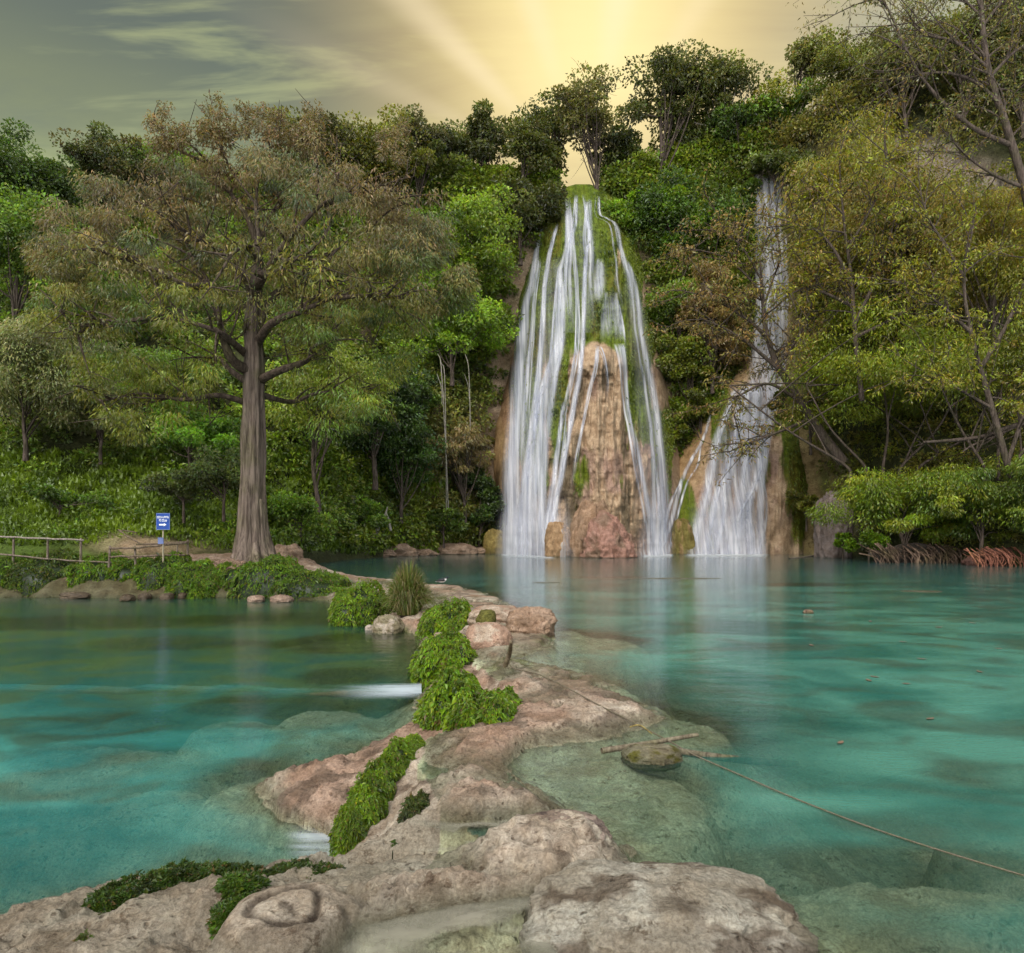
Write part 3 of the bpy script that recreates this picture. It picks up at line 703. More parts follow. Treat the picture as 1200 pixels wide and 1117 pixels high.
def tree(name, label, px, bpy_, Y, top, wid, style, col, group='trees on the slopes around the falls', lean=0.0, bark=BARK, crown=None, z0=None, leafpx=2.45, cov=2.9, col2=None, cat='tree', K=None, stems=1):
    base = W(px, bpy_, Y)
    if z0 is not None: base[2] = z0
    k = Y/F
    ht = (bpy_-top)*k; hw = wid/2*k
    e = empty(name, base, label, cat, group)
    tr, cr = Geo(), Geo()
    cb = crown if crown is not None else {'broad': .25, 'sparse': .4, 'feather': .25, 'shrub': .0, 'dry': .3}[style]
    zc, hz = ht*(1+cb)/2, ht*(1-cb)/2
    dead = style in ('sparse', 'dry')
    area = math.pi/4*wid*(bpy_-top)*(1-cb)
    nleaf = int(area*cov/(leafpx*leafpx*.34)) if not dead else int(area*cov*.42/(leafpx*leafpx*.34))
    if K is None: K = int(np.clip(area/ (150 if not dead else 200), 12, 90))
    # boughs spread through the crown volume, each carrying a handful of leaf clumps, so the outline is uneven and broken by gaps
    nb = int(np.clip(K/3.2, 4, 14)); u = nrm(rng.normal(size=(nb, 3)))
    u[:, 2] = np.abs(u[:, 2])*rng.choice([1, 1, -.8], nb) if style != 'shrub' else np.abs(u[:, 2])*1.5-.6
    B_ = u*(.4+(.3 if dead else .45)*rng.random((nb, 1)))*np.array([hw*.9, hw*.8, hz*.92])
    bi = rng.integers(0, nb, K); bs = (.55+.8*rng.random((nb, 1)))[bi]
    C = B_[bi] + rng.normal(size=(K, 3))*np.array([hw*.25, hw*.25, hz*.17])*bs + np.array([lean*ht, 0, zc])
    C[:, 0] += hw*.25*vnoise(C[:, 2]*.4, px*1.0)
    rc = (hw*hw*hz)**(1/3)*(.27 if not dead else .24)*(.5+.95*rng.random((K, 1)))*np.array([[1.2, 1.1, .66]])
    n = max(8, nleaf//K)
    sz = leafpx*k*1.5
    cols = np.where(rng.random((K, 1)) < .35, np.asarray(col2 if col2 is not None else np.asarray(col)*1.25), np.asarray(col))
    if style in ('feather', 'dry'):
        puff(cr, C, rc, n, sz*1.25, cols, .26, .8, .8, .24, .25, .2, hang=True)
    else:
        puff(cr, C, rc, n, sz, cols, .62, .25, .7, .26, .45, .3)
    # trunk and limbs
    r0 = max(.012*ht + .05, 1.1*k)*(1.25 if style == 'broad' else 1)
    top_t = ht*(cb*.5 + .42)
    trunks = []
    for s_ in range(stems):
        off = np.array([(s_-(stems-1)/2)*hw*.28, 0, 0]) if stems > 1 else np.zeros(3)
        tip = np.array([lean*ht*.6 + off[0]*1.8, 0, top_t])
        P = spline([off*.6 + (0,0,-1.2), off*.7 + (0, 0, 0), off + tip*.45 + (rng.normal()*.04*ht*.5, 0, 0), off + tip], 12)
        tr.tube(P, np.linspace(r0*1.25, r0*.5, 12)/(1 if stems == 1 else 1.5), 7, None, .12, int(px))
        trunks.append(P)
    nl = K if dead or K < 14 else min(K, 16)
    for i in range(nl):
        P = trunks[i % stems]; a = P[rng.integers(4, 12)]
        m = (a + C[i])/2 + np.array([0, 0, (-.05 if style != 'feather' else .12)*ht]) + rng.normal(size=3)*.03*ht
        B = bez(a, m, C[i], 7)
        tr.tube(B, np.linspace(r0*.42, r0*.10, 7), 5)
        if dead:
            for _ in range(5):
                q = B[rng.integers(3, 7)]; t = q + nrm(rng.normal(size=3)+np.array([0,0,.5]))*rc[i, 0]*(1+.7*rng.random())
                tr.tube(bez(q, (q+t)/2 + rng.normal(size=3)*.08*hw, t, 5), np.linspace(r0*.12, r0*.035, 5), 4, cap=False)
    if style != 'shrub' or stems > 1: tr.build('trunk', bark, e)
    else: tr.build('stems', bark, e)
    cr.build('crown', LEAF, e, smooth=False)
    return e

# colours as surface albedo
DK = (.044,.070,.015); MID = (.07,.112,.015); BRT = (.10,.16,.014); OLV = (.095,.095,.016); YEL = (.15,.145,.015); BRN = (.145,.10,.05); GRY = (.115,.125,.07); PNK = (.17,.115,.07)

def build_trees():
    g1, g2, g3 = 'trees along the skyline', 'trees and bushes on the slopes', 'trees on the right bank'
    A = [
     ('evergreen_tree','dark dense evergreen cut by the left edge of the photo, on the skyline',-25,310,60,138,150,'broad',DK,g1,{}),
     ('evergreen_tree','small dark evergreen stepping down from the skyline tree at the left edge',48,300,63,172,84,'broad',DK,g1,{}),
     ('broadleaf_tree','mid green bushy tree below the skyline at the left edge of the photo',22,400,56,235,140,'broad',MID,g2,{}),
     ('evergreen_tree','dark rounded tree filling the dip of the skyline left of the big cypress',128,280,72,158,110,'broad',(.05,.06,.022),g1,dict(col2=(.085,.075,.035))),
     ('broadleaf_tree','green tree on the rim seen through the left side of the cypress crown',205,265,76,165,100,'broad',MID,g1,{}),
     ('broadleaf_tree','dark olive tree whose round top rises right of the cypress sprigs',385,270,82,126,118,'broad',(.06,.06,.018),g1,dict(col2=OLV)),
     ('broadleaf_tree','low olive tree on the rim between the cypress crown and its dark neighbour',450,265,86,140,96,'broad',OLV,g1,{}),
     ('sparse_tree','thin open tree with spreading twigs on the rim right of the cypress crown',490,245,88,132,84,'sparse',(.06,.06,.03),g1,dict(cov=3)),
     ('broadleaf_tree','dark flat-topped tree with a visible trunk left of the bright sky gap',566,240,90,130,84,'broad',(.05,.055,.016),g1,dict(crown=.35)),
     ('broadleaf_tree','olive tree on the rim just left of the sky gap over the main waterfall',615,236,88,140,84,'broad',(.06,.065,.016),g1,dict(crown=.3)),
     ('bare_tree','spindly half-bare tree standing above the lip of the main waterfall',700,228,90,80,96,'sparse',(.09,.085,.03),g1,dict(cov=3.6,crown=.25,K=34)),
     ('broadleaf_tree','tallest dark open-crowned tree behind the main waterfall, against the sun glow',772,218,91,58,108,'broad',(.055,.06,.016),g1,dict(crown=.35,cov=2.4,K=44)),
     ('broadleaf_tree','spreading tree with a forked pale trunk against the sky between the two falls',842,212,91,68,104,'broad',(.06,.065,.02),g1,dict(bark=PALEBARK,crown=.38,cov=2.4,K=44)),
     ('broadleaf_tree','dark green tree at the head of the narrow waterfall',868,228,91,128,80,'broad',DK,g1,{}),
     ('broadleaf_tree','leafy green tree behind the top of the narrow waterfall curtain',915,205,90,96,92,'broad',MID,g1,dict(col2=YEL)),
     ('feathery_tree','hazy pale feathery tree topping the skyline right of the narrow waterfall',935,160,92,48,96,'sparse',(.12,.12,.05),g1,dict(cov=5)),
     ('broadleaf_tree','broad olive tree on the skyline above the tan cliff scar',1000,150,88,44,110,'broad',(.085,.09,.02),g1,dict(crown=.1)),
     ('feathery_tree','dusky feathery tree on the skyline with bare upper twigs, near the top right',1062,150,80,14,104,'dry',(.085,.085,.03),g1,dict(cov=6)),
     ('broadleaf_tree','dense olive tree in the top right of the photo behind the dark bare branches',1130,140,76,10,120,'broad',(.08,.08,.025),g1,dict(crown=.1,cov=2.4)),
     ('broadleaf_tree','grey-green tree in the top right corner of the photo',1200,150,72,-10,120,'broad',(.07,.075,.03),g1,dict(crown=.1,cov=2.4)),
     ('lime_green_tree','bright lime green tree left of the main waterfall, tallest of the pale green ones',560,350,80,228,110,'broad',(.10,.14,.014),g2,dict(crown=.0)),
     ('lime_green_tree','bright light green bush cascading down the slope left of the main waterfall',530,440,77,315,104,'broad',(.11,.17,.014),g2,dict(crown=.0)),
     ('broadleaf_tree','mid green tree between the cypress crown and the lime green tree',492,370,76,250,90,'broad',MID,g2,{}),
     ('broadleaf_tree','dark tree tucked under the sky gap left of the main waterfall lip',610,300,86,196,80,'broad',(.045,.05,.014),g2,dict(crown=.1)),
     ('bush','dark bush clinging above the left shoulder of the main waterfall',632,300,88,215,50,'shrub',(.05,.055,.014),g2,{}),
     ('broadleaf_tree','bright green mossy tree hugging the right shoulder of the main waterfall',738,300,88,222,60,'shrub',BRT,g2,{}),
     ('broadleaf_tree','deep green tree between the two waterfalls below the skyline',800,340,87,205,110,'broad',(.045,.08,.014),g2,dict(crown=.05,col2=BRT)),
     ('broadleaf_tree','shadowy green tree left of the narrow waterfall curtain',850,330,88,225,84,'broad',DK,g2,dict(crown=.05)),
     ('bush','bright leafy bush halfway down between the two falls',795,420,85,310,84,'shrub',(.085,.13,.015),g2,{}),
     ('bush','yellow-green bush hanging beside the right edge of the main waterfall',810,480,83,395,70,'shrub',(.09,.105,.015),g2,{}),
     ('thin_tree','slender tree with a thin trunk under the right side of the cypress crown',373,590,58,400,130,'feather',(.11,.135,.018),g2,dict(crown=.35)),
     ('broadleaf_tree','dark leafy tree behind the cypress trunk on its right',440,560,68,400,110,'broad',(.035,.06,.014),g2,dict(crown=.05)),
     ('bush','dark glossy bush at the foot of the slope right of the thin pale trunk',470,600,70,470,80,'shrub',(.036,.065,.015),g2,{}),
     ('bush','bushy green mound under the lime green bush, left of the dangling pale roots',482,520,75,430,72,'shrub',(.045,.075,.015),g2,{}),
     ('feathery_bush','large grey-green feathery bush on the slope at the left edge of the photo',30,520,47,365,160,'feather',GRY,g2,dict(crown=0,cov=4,col2=(.15,.15,.09))),
     ('feathery_bush','silvery drooping bush between the left-edge bush and the bright ivy patch',118,525,49,430,110,'feather',(.10,.105,.06),g2,dict(crown=0,cov=4)),
     ('broadleaf_tree','green tree on the left slope above the silvery bushes',90,430,58,300,120,'broad',MID,g2,dict(crown=.05,col2=BRT)),
     ('ivy_bush','bright ivy-leaved bush left of the cypress trunk under its lowest branch',222,545,50,470,110,'shrub',(.08,.15,.014),g2,dict(cov=4)),
     ('ivy_bush','bright green leafy patch under the left crown of the cypress, above the ivy bush',190,490,56,400,100,'shrub',(.075,.12,.014),g2,{}),
     ('bush','dull grey-green shrub on the slope behind the blue sign',215,592,45,548,80,'shrub',(.06,.075,.03),g2,{}),
     ('bush','dusty green shrub just left of the cypress trunk at mid height',262,590,45,525,84,'shrub',(.065,.085,.035),g2,{}),
     ('bush','leafy green shrub on the grassy slope at the left edge above the handrail',70,600,43,566,90,'shrub',(.06,.10,.014),g2,{}),
     ('bush','bright grassy bush at the slope foot right of the cypress trunk',352,625,52,575,80,'shrub',(.075,.125,.014),g2,{}),
     ('bush','low bright bush on the far shore behind the dead stump',415,628,66,580,70,'shrub',(.07,.115,.016),g2,{}),
     ('bush','dark hanging bush beside the left foot of the main waterfall',562,628,78,545,54,'shrub',(.03,.05,.012),g2,{}),
     ('bush','small bush in front of the dry earth scar left of the main waterfall foot',520,630,74,590,54,'shrub',(.05,.075,.014),g2,{}),
     ('bush','dark hanging bush at the left edge of the narrow waterfall curtain',872,300,88,196,34,'shrub',DK,g2,{}),
     ('bush','olive bush overhanging the top of the narrow waterfall curtain',908,216,85.4,172,76,'shrub',(.06,.075,.016),g2,{}),
     ('bush','dry brown bush on the cliff left of the narrow waterfall, halfway up',835,450,83,300,90,'dry',BRN,g2,dict(cov=7,crown=0)),
     ('bush','dry brown thicket on the bank left of the main waterfall, under the dangling roots',545,600,77,470,70,'dry',(.14,.11,.07),g2,dict(cov=6,crown=0)),
     ('bush','yellowish bush growing on the rock between the two falls above the side cascade',822,520,82,440,44,'shrub',(.10,.115,.015),g2,{}),
     ('bush','olive bush on the tan cliff right of the lower narrow waterfall',950,520,72,430,70,'shrub',(.095,.10,.018),g2,{}),
     ('bush','small mossy bush on the tan cliff near the water, right of the narrow waterfall',945,610,74,560,50,'shrub',(.085,.085,.018),g2,{}),
     ('broadleaf_tree','dark leafy tree on the rim behind the spindly half-bare tree, right of the sky gap',716,232,94,150,74,'broad',(.05,.06,.016),g1,dict(crown=0)),
     ('broadleaf_tree','olive tree on the rim behind the forked pale trunk',806,225,95,132,100,'broad',(.055,.065,.018),g1,dict(crown=0)),
     ('broadleaf_tree','low dark tree on the rim left of the sky gap over the main waterfall',642,236,93,158,54,'broad',(.05,.055,.016),g1,dict(crown=0)),
     ('broadleaf_tree','dark tree on the rim between the flat-topped tree and the cypress crown',528,250,92,142,84,'broad',(.055,.065,.018),g1,dict(crown=0)),
     ('broadleaf_tree','airy olive tree arching over the sky gap at the lip of the main waterfall',655,230,96,112,84,'broad',(.06,.068,.018),g1,dict(crown=.45,cov=2.2,K=40)),
     # right bank
     ('feathery_tree','olive feathery tree right of the narrow waterfall curtain, highest of its bank',1000,400,74,130,140,'feather',(.11,.105,.016),g3,dict(cov=2.4,crown=.1,col2=(.16,.15,.014))),
     ('feathery_tree','rust and olive feathery tree in front of the tan cliff scar',1060,420,66,175,170,'dry',(.13,.10,.03),g3,dict(cov=5,crown=.1,col2=(.11,.11,.02))),
     ('feathery_tree','yellow-green feathery tree at the right edge of the photo, upper crown',1165,460,56,215,170,'feather',(.125,.12,.015),g3,dict(cov=2.4,crown=.1,col2=(.14,.10,.02))),
     ('feathery_tree','bright green feathery cypress with several dark stems on the right bank',1035,545,62,385,230,'feather',(.12,.15,.012),g3,dict(cov=2.8,crown=.32,stems=5,col2=(.15,.17,.012))),
     ('feathery_tree','green cypress overhanging the cliff beside the lower narrow waterfall',1000,470,68,330,120,'feather',(.13,.15,.013),g3,dict(cov=2.0,crown=.1)),
     ('feathery_tree','light green tree at the right edge of the photo with dark stems below',1170,545,52,380,180,'feather',(.115,.13,.014),g3,dict(cov=2.2,crown=.35,stems=3)),
     ('bush','big bright green bush leaning over the water above the bare root bank',1060,645,57,540,170,'feather',(.105,.145,.010),g3,dict(crown=0,cov=4.5,col2=(.15,.17,.012))),
     ('bush','darker green bush on the right bank between the root bank and the red roots',1150,640,52,525,120,'feather',(.07,.105,.014),g3,dict(crown=0,cov=4,col2=(.12,.14,.013))),
     ('bush','green bush at the right edge of the photo standing over the red roots',1215,640,48,500,110,'feather',(.08,.11,.014),g3,dict(crown=0,cov=4)),
     ('bush','small round bright bush at the water edge left of the root bank',988,646,62,622,32,'shrub',BRT,g3,dict(cov=4)),
     ('bush','low bright fern-like bush dipping into the water at the root bank tip',1018,655,59,622,44,'shrub',(.09,.15,.012),g3,dict(cov=4)),
     ('bush','dark green bush in the gap of the cliff right of the bright cypress',1120,480,62,400,90,'shrub',(.05,.07,.02),g3,{}),
    ]
    for (name, lab, px, b, Y, top, wid, style, col, grp, kw) in A:
        cat = 'bush' if 'bush' in name else 'tree'
        tree(name, lab, px, b, Y, top, wid, style, col, grp, cat=cat, **kw)

# ------------------------------------------------------------------ the big cypress
def build_cypress():
    Yc = 35.0; k = Yc/F
    base = W(298, 664, Yc); base[2] = gz(base[0], Yc) - .1
    e = empty('cypress_tree', base, 'huge spreading cypress with thick fluted trunk and drooping brown and olive foliage', 'tree')
    def L(px, py, dy=0.0): return W(px, py, Yc+dy) - base
    T = Geo()
    axis = spline([L(299,678), L(298,655), L(297,620), L(297,560), L(297,490), L(298,430), L(297,380), L(299,340), L(303,290), L(300,235)], 60)
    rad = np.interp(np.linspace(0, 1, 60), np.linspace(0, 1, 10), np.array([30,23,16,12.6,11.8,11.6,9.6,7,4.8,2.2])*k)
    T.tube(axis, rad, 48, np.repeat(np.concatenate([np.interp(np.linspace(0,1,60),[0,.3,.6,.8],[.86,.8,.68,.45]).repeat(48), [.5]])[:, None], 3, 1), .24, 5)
    # buttress folds at the foot
    for a in np.linspace(0, 2*np.pi, 9, endpoint=False):
        a += rng.normal()*.15; r1 = (22+9*rng.random())*k
        foot = np.array([math.cos(a)*r1*1.25, math.sin(a)*r1*1.1, .02-.25]) + L(298, 664)*np.array([1, 1, 0])
        P = spline([foot*1.12-(0,0,.35), foot, np.array([math.cos(a)*15*k, math.sin(a)*15*k, .9+.4*rng.random()]), np.array([math.cos(a)*10.5*k, math.sin(a)*10.5*k, 2.6+rng.random()])], 14)
        T.tube(P, np.linspace(.30, .12, 14)*(.8+.4*rng.random()), 8, None, .2, int(a*10))
    limbs = [ # (px,py,dy) paths, start radius px
     ([(296,438,0),(278,424,-1),(262,402,-1.5),(250,372,-2),(243,335,-2),(225,300,-2)],6.5), ([(290,448,0),(268,432,1),(256,418,2),(245,437,2.5),(242,452,3)],4),
     ([(288,415,0),(270,398,-2),(250,385,-3),(215,374,-3.5),(180,372,-4)],4.5), ([(289,472,0),(255,466,-1),(215,468,-2),(170,464,-2),(120,470,-3)],4.2),
     ([(304,445,0),(325,432,-1),(352,420,-1.5),(370,402,-2),(395,398,-2)],5.5), ([(303,400,0),(322,378,-2),(355,362,-2.5),(390,350,-3),(410,345,-3)],5.5),
     ([(301,385,0),(315,350,1),(340,330,2),(365,315,2.5),(400,300,3)],5.5), ([(298,360,0),(285,330,-1),(268,300,-2),(240,280,-2.5),(200,262,-3)],5),
     ([(300,340,0),(318,300,-2),(345,265,-3),(380,240,-3),(420,220,-3)],5), ([(302,290,0),(290,250,0),(262,215,1),(245,190,1)],4),
     ([(302,280,0),(325,240,1),(345,205,2),(350,175,2)],4), ([(300,240,0),(285,215,0),(265,185,0),(256,150,0)],1.6), ([(300,235,0),(305,210,0),(314,180,0),(312,152,0)],1.6),
     ([(300,370,0),(330,345,5),(370,330,6),(430,330,7)],5), ([(296,370,0),(260,340,5),(200,320,7),(140,310,7)],5), ([(304,462,0),(340,470,2),(380,462,3),(430,466,3)],3.8),
     ([(245,335,-2),(215,330,-4),(180,318,-4),(130,300,-5)],4), ([(243,335,-2),(230,310,-1),(212,275,0),(195,245,0)],3.6), ([(240,190,1),(205,170,1),(192,165,1),(188,145,1)],1.5),
     ([(390,350,-3),(430,345,-4),(470,350,-4)],3), ([(380,240,-3),(430,225,-3),(480,240,-3)],3), ([(345,205,2),(362,180,2),(364,150,2)],1.5), ([(180,372,-4),(130,378,-4),(85,392,-4)],3),
     ([(298,300,0),(296,300,-5),(285,290,-7),(270,300,-8)],4), ([(300,320,0),(320,320,-5),(345,310,-7),(375,305,-8)],4)]
    tips = []
    for P, r in limbs:
        pts = np.array([L(*p) for p in P]); pts[1:-1] += rng.normal(size=(len(pts)-2, 3))*.12
        q = spline(pts, 18); T.tube(q, np.linspace(r, .9, 18)*k, 8, (.42,.40,.38), .15, int(r*7))
        tips.append(q)
        for _ in range(9 if r > 2.3 else 4):
            i = rng.integers(6, 18); d = nrm(nrm(q[i]-q[max(i-3, 0)]) + rng.normal(size=3)*np.array([.9,.9,.6]) + (0,0,.2)); ln = (.9+2.0*rng.random())*(1 if r > 2.3 else .45)
            b = q[i] + d*ln; m = (q[i]+b)/2 + rng.normal(size=3)*.2
            s = bez(q[i], m, b, 7); T.tube(s, np.linspace(1.6, .35, 7)*k, 5, (.38,.36,.34)); tips.append(s)
            for _ in range(2):
                j = rng.integers(2, 7); b2 = s[j] + rng.normal(size=3)*.8
                T.tube(bez(s[j], (s[j]+b2)/2 + rng.normal(size=3)*.12, b2, 5), np.linspace(.7, .25, 5)*k, 4, (.38,.36,.34), cap=False)
    T.build('trunk', CBARK, e)
    # crown: plumes of hanging sprays; colour runs from pinkish brown on top to olive and yellow-green below
    Kc = 1750
    px = 294 + 248*np.clip(rng.uniform(-1, 1, Kc) + rng.normal(size=Kc)*.04, -1, 1)
    xx = (px-288)/240
    topy = 176 + 95*np.abs(xx)**3 + 22*vnoise(px*.035, 3.3)
    boty = 395 + 135*np.exp(-((np.abs(xx)-.5)/.3)**2) - 20*sstep(.75, 1.0, np.abs(xx)) - 25*(xx > .4)
    t = rng.random(Kc)**.85
    py = topy + (boty-topy)*t
    dy = rng.normal(size=Kc)*4.2*np.sqrt(np.clip(1-xx*xx, .08, 1))
    # leave the gaps the limbs show through
    gap = vnoise(px*.022, py*.03, dy*.12, 8) + .5*vnoise(px*.06, py*.07, dy*.2, 9)
    cen = np.exp(-((px-292)/70)**2 - ((py-405)/60)**2)*(dy < 3)
    inner = .75*np.exp(-((px-290)/120)**2 - ((py-310)/75)**2)*(dy < 0)
    keep = (gap > -.03) & (rng.random(Kc) > .45*sstep(330, 420, py)) & (rng.random(Kc) > cen*.98) & (rng.random(Kc) > inner)
    px, py, dy, t, xx = px[keep], py[keep], dy[keep], t[keep], xx[keep]
    C = np.stack([(px-CX)/F*(Yc+dy), Yc+dy, H-(py-HY)/F*(Yc+dy)], -1) - base
    R = (.45+.75*rng.random((len(C), 1)))*np.array([[1.15, 1.15, .62]])
    mixv = np.clip((py-(250+60*xx*0))/170 + .35*vnoise(px*.03, py*.03, 1.5) - .12*(xx > .35) - .1*(xx<-.5), 0, 1)[:, None]
    colr = np.array([.108,.083,.055])*(1-mixv) + np.array([.10,.112,.018])*mixv
    q_ = rng.random((len(C), 1)); colr = np.where(q_ < .3, colr*np.array([.62,.92,.8]), np.where(q_ > .88, colr*1.45, colr))
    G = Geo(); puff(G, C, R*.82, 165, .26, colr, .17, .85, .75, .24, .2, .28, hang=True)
    # foliage along every twig keeps sprays attached to wood
    tw = np.concatenate([q[len(q)//3:] for q in tips]); sel = tw[rng.random(len(tw)) < .42] + rng.normal(size=(1, 3))*.1
    spy = HY - (sel[:, 2]+base[2]-H)*F/Yc
    cm = np.clip((spy-250)/170, 0, 1)[:, None]
    keepc = rng.random(len(sel)) > .85*np.exp(-((spy-400)/60)**2 - ((sel[:, 0]/k)/75)**2)
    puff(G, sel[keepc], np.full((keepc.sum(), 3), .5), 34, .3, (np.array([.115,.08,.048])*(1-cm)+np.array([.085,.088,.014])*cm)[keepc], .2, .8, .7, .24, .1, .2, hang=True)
    # upright sprigs breaking the top outline
    sp = []
    for (sx, s0, s1, wd) in [(188,170,124,13),(212,175,145,9),(254,170,108,12),(268,165,132,12),(292,165,126,14),(312,168,122,14),(326,165,128,10),(365,165,120,12),(240,165,140,10),(345,170,150,9),(452,185,150,12),(470,190,140,12)]:
        for q in range(22): sp.append((sx + rng.normal()*wd*.6, s0 + (s1-s0)*rng.random(), rng.normal()*.6))
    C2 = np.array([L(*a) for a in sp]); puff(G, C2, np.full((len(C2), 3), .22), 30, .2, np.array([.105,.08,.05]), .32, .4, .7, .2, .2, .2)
    G.build('crown', LEAF, e, smooth=False)

# ------------------------------------------------------------------ leaning brown tree and other bare-branched ones on the right
def branch_tree(name, label, paths, Y, leafcol, twig_len, nleaf, group=None, leafpx=3.0, bark=BARK, twigs=14, hang=True, sub=3, cat='tree', spread=1.0):
    base = W(paths[0][0][0][0], paths[0][0][0][1], Y)
    e = empty(name, base, label, cat, group); T, G = Geo(), Geo(); k = Y/F; C = []
    for P, r0, r1 in paths:
        pts = np.array([W(p[0], p[1], Y+(p[2] if len(p) > 2 else 0)) - base for p in P])
        q = spline(pts, 20); q[1:] += np.cumsum(rng.normal(size=(19, 3))*.02*k*10, 0)*.35
        T.tube(q, np.linspace(r0, r1, 20)*k, 7, None, .12, int(r0*9))
        for _ in range(twigs):
            i = rng.integers(5, 20); t = nrm(q[i]-q[max(0, i-2)]); d = nrm(t*.7 + rng.normal(size=3)*np.array([.8,.8,.55])*spread)
            ln = twig_len*k*(.4+.9*rng.random()); b = q[i]+d*ln; s = bez(q[i], q[i]+d*ln*.5+rng.normal(size=3)*ln*.12 + (0,0,ln*.08), b, 8)
            T.tube(s, np.linspace(min(r1*1.0, 1.2)+.2, .32, 8)*k, 5, cap=False); C.append(s[3:])
            for _ in range(sub):
                j = rng.integers(2, 8); d2 = nrm(d + rng.normal(size=3)*.7); l2 = ln*(.2+.4*rng.random()); b2 = s[j]+d2*l2
                s2 = bez(s[j], (s[j]+b2)/2+rng.normal(size=3)*l2*.1, b2, 5); T.tube(s2, np.linspace(.5, .22, 5)*k, 4, cap=False); C.append(s2[1:])
    T.build('trunk', bark, e)
    C = np.concatenate(C)
    if nleaf:
        C = C[rng.random(len(C)) < .75]
        lc = np.asarray(leafcol, float); lc = lc if lc.ndim == 1 else lc[rng.integers(0, len(lc), len(C))]
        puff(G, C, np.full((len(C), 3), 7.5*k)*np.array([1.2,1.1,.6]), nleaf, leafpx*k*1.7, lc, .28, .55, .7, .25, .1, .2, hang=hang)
        G.build('crown', LEAF, e, smooth=False)
    return e

def build_branch_trees():
    g3 = 'trees on the right bank'
    branch_tree('leaning_tree', 'leaning thin tree with sparse brown foliage across the narrow waterfall',
      [([(988,542),(962,508),(938,470),(912,430),(898,390),(893,340),(890,300)],6,1.0), ([(950,490),(915,505),(880,518),(852,530)],2.4,.6), ([(938,470),(900,450),(870,462),(845,470)],2.2,.6),
       ([(915,435),(880,405),(850,385),(820,372)],2.4,.6), ([(900,395),(870,370),(835,350),(800,340)],2,.5), ([(893,345),(872,320),(845,300),(815,292)],1.8,.5), ([(912,430),(935,395),(950,360),(955,330)],2.2,.6),
       ([(925,450),(905,420),(930,400),(968,375)],1.6,.5), ([(895,360),(905,330),(915,300),(910,270)],1.4,.5), ([(893,330),(870,290),(850,275),(830,270)],1.2,.4)],
      66, [(.16,.105,.05),(.14,.10,.045),(.12,.11,.03)], 58, 6, g3, twigs=11)
    branch_tree('bare_tree', 'dark bare-branched tree arching across the top right of the photo',
      [([(1215,340),(1205,240),(1180,150),(1158,80),(1150,10),(1145,-50)],5.5,2.2), ([(1170,120),(1140,95),(1100,85),(1060,92)],2.4,.7), ([(1185,170),(1140,150),(1095,110),(1068,70),(1045,20),(1030,-10)],3,.8),
       ([(1158,80),(1120,50),(1085,40),(1060,20)],2,.6), ([(1152,30),(1175,0),(1200,-30)],2,.7), ([(1200,220),(1165,205),(1130,180),(1105,150)],2.2,.6), ([(1160,90),(1190,60),(1230,40)],2,.7), ([(1150,20),(1125,-5),(1100,-30)],1.6,.5)],
      50, [(.085,.09,.03),(.11,.085,.035)], 70, 5, g3, twigs=14)
    branch_tree('feathery_tree', 'thin olive tree with dark forked stems in the middle of the right slope',
      [([(1010,470),(1003,400),(998,330),(990,270),(985,220)],3.4,.9), ([(1002,380),(1025,330),(1040,290),(1050,250)],2.4,.6), ([(998,330),(975,290),(955,270),(930,262)],2.2,.6), ([(1000,360),(970,345),(945,338),(925,345)],2,.6),
       ([(995,290),(1015,255),(1035,215),(1040,180)],1.8,.5), ([(1003,395),(1045,375),(1085,350),(1105,330)],2.2,.6)],
      60, [(.12,.12,.015),(.16,.15,.014),(.14,.095,.025)], 62, 8, g3, twigs=15)
    branch_tree('feathery_tree', 'yellow-green tree with tilted dark stems at the right edge above the fallen trunk',
      [([(1185,560),(1160,470),(1140,400),(1130,330),(1140,270)],4,.9), ([(1150,430),(1180,380),(1200,330),(1215,290)],2.6,.7), ([(1138,390),(1105,360),(1080,340),(1050,330)],2.2,.6), ([(1132,330),(1110,290),(1090,260),(1080,230)],2,.5), ([(1165,480),(1120,455),(1085,440)],2,.6), ([(1180,545),(1200,480),(1210,420)],2.6,.8)],
      50, [(.13,.14,.014),(.16,.16,.014),(.13,.10,.02)], 66, 9, g3, twigs=15)
    branch_tree('fallen_trunk', 'dark fallen trunk lying slantwise on the right slope above the bushes',
      [([(1215,492),(1185,500),(1150,512),(1115,516),(1082,518)],3.6,1.4), ([(1190,500),(1165,512),(1140,522),(1128,530)],2.0,.7)], 52, OLV, 22, 0, None, twigs=4, sub=1, cat='log')
    # dangling pale roots and thin trunk left of the main waterfall
    for i, (x0, x1, y0, y1, r, lab) in enumerate([(517,526,430,612,.8,'pale straight dangling root on the slope left of the main waterfall, longest of three'), (521,523,440,612,.6,'thin pale root hanging close beside the longest dangling root'), (549,551,430,505,.6,'short pale hanging root right of the two long dangling roots')]):
        e = empty('hanging_root', W(x1, y1, 74.0), lab, 'root', 'pale roots hanging down the slope'); G = Geo(); k = 74/F; b = W(x1, y1, 74.0)
        G.tube(spline([W(x0-4, y0-15, 75)-b, W(x0, y0, 74)-b, W((x0+x1)/2+.6, (y0+y1)/2, 74)-b, W(x1, y1, 74)-b], 16), np.linspace(r*.7, r, 16)*k, 5)
        G.tube(spline([W(x0-5, y0+8, 74)-b, W(x0, y0+24, 74)-b, W(x0+1, y0+45, 74)-b], 6), r*.5*k, 4); G.build('hanging_root', PALEBARK, e)

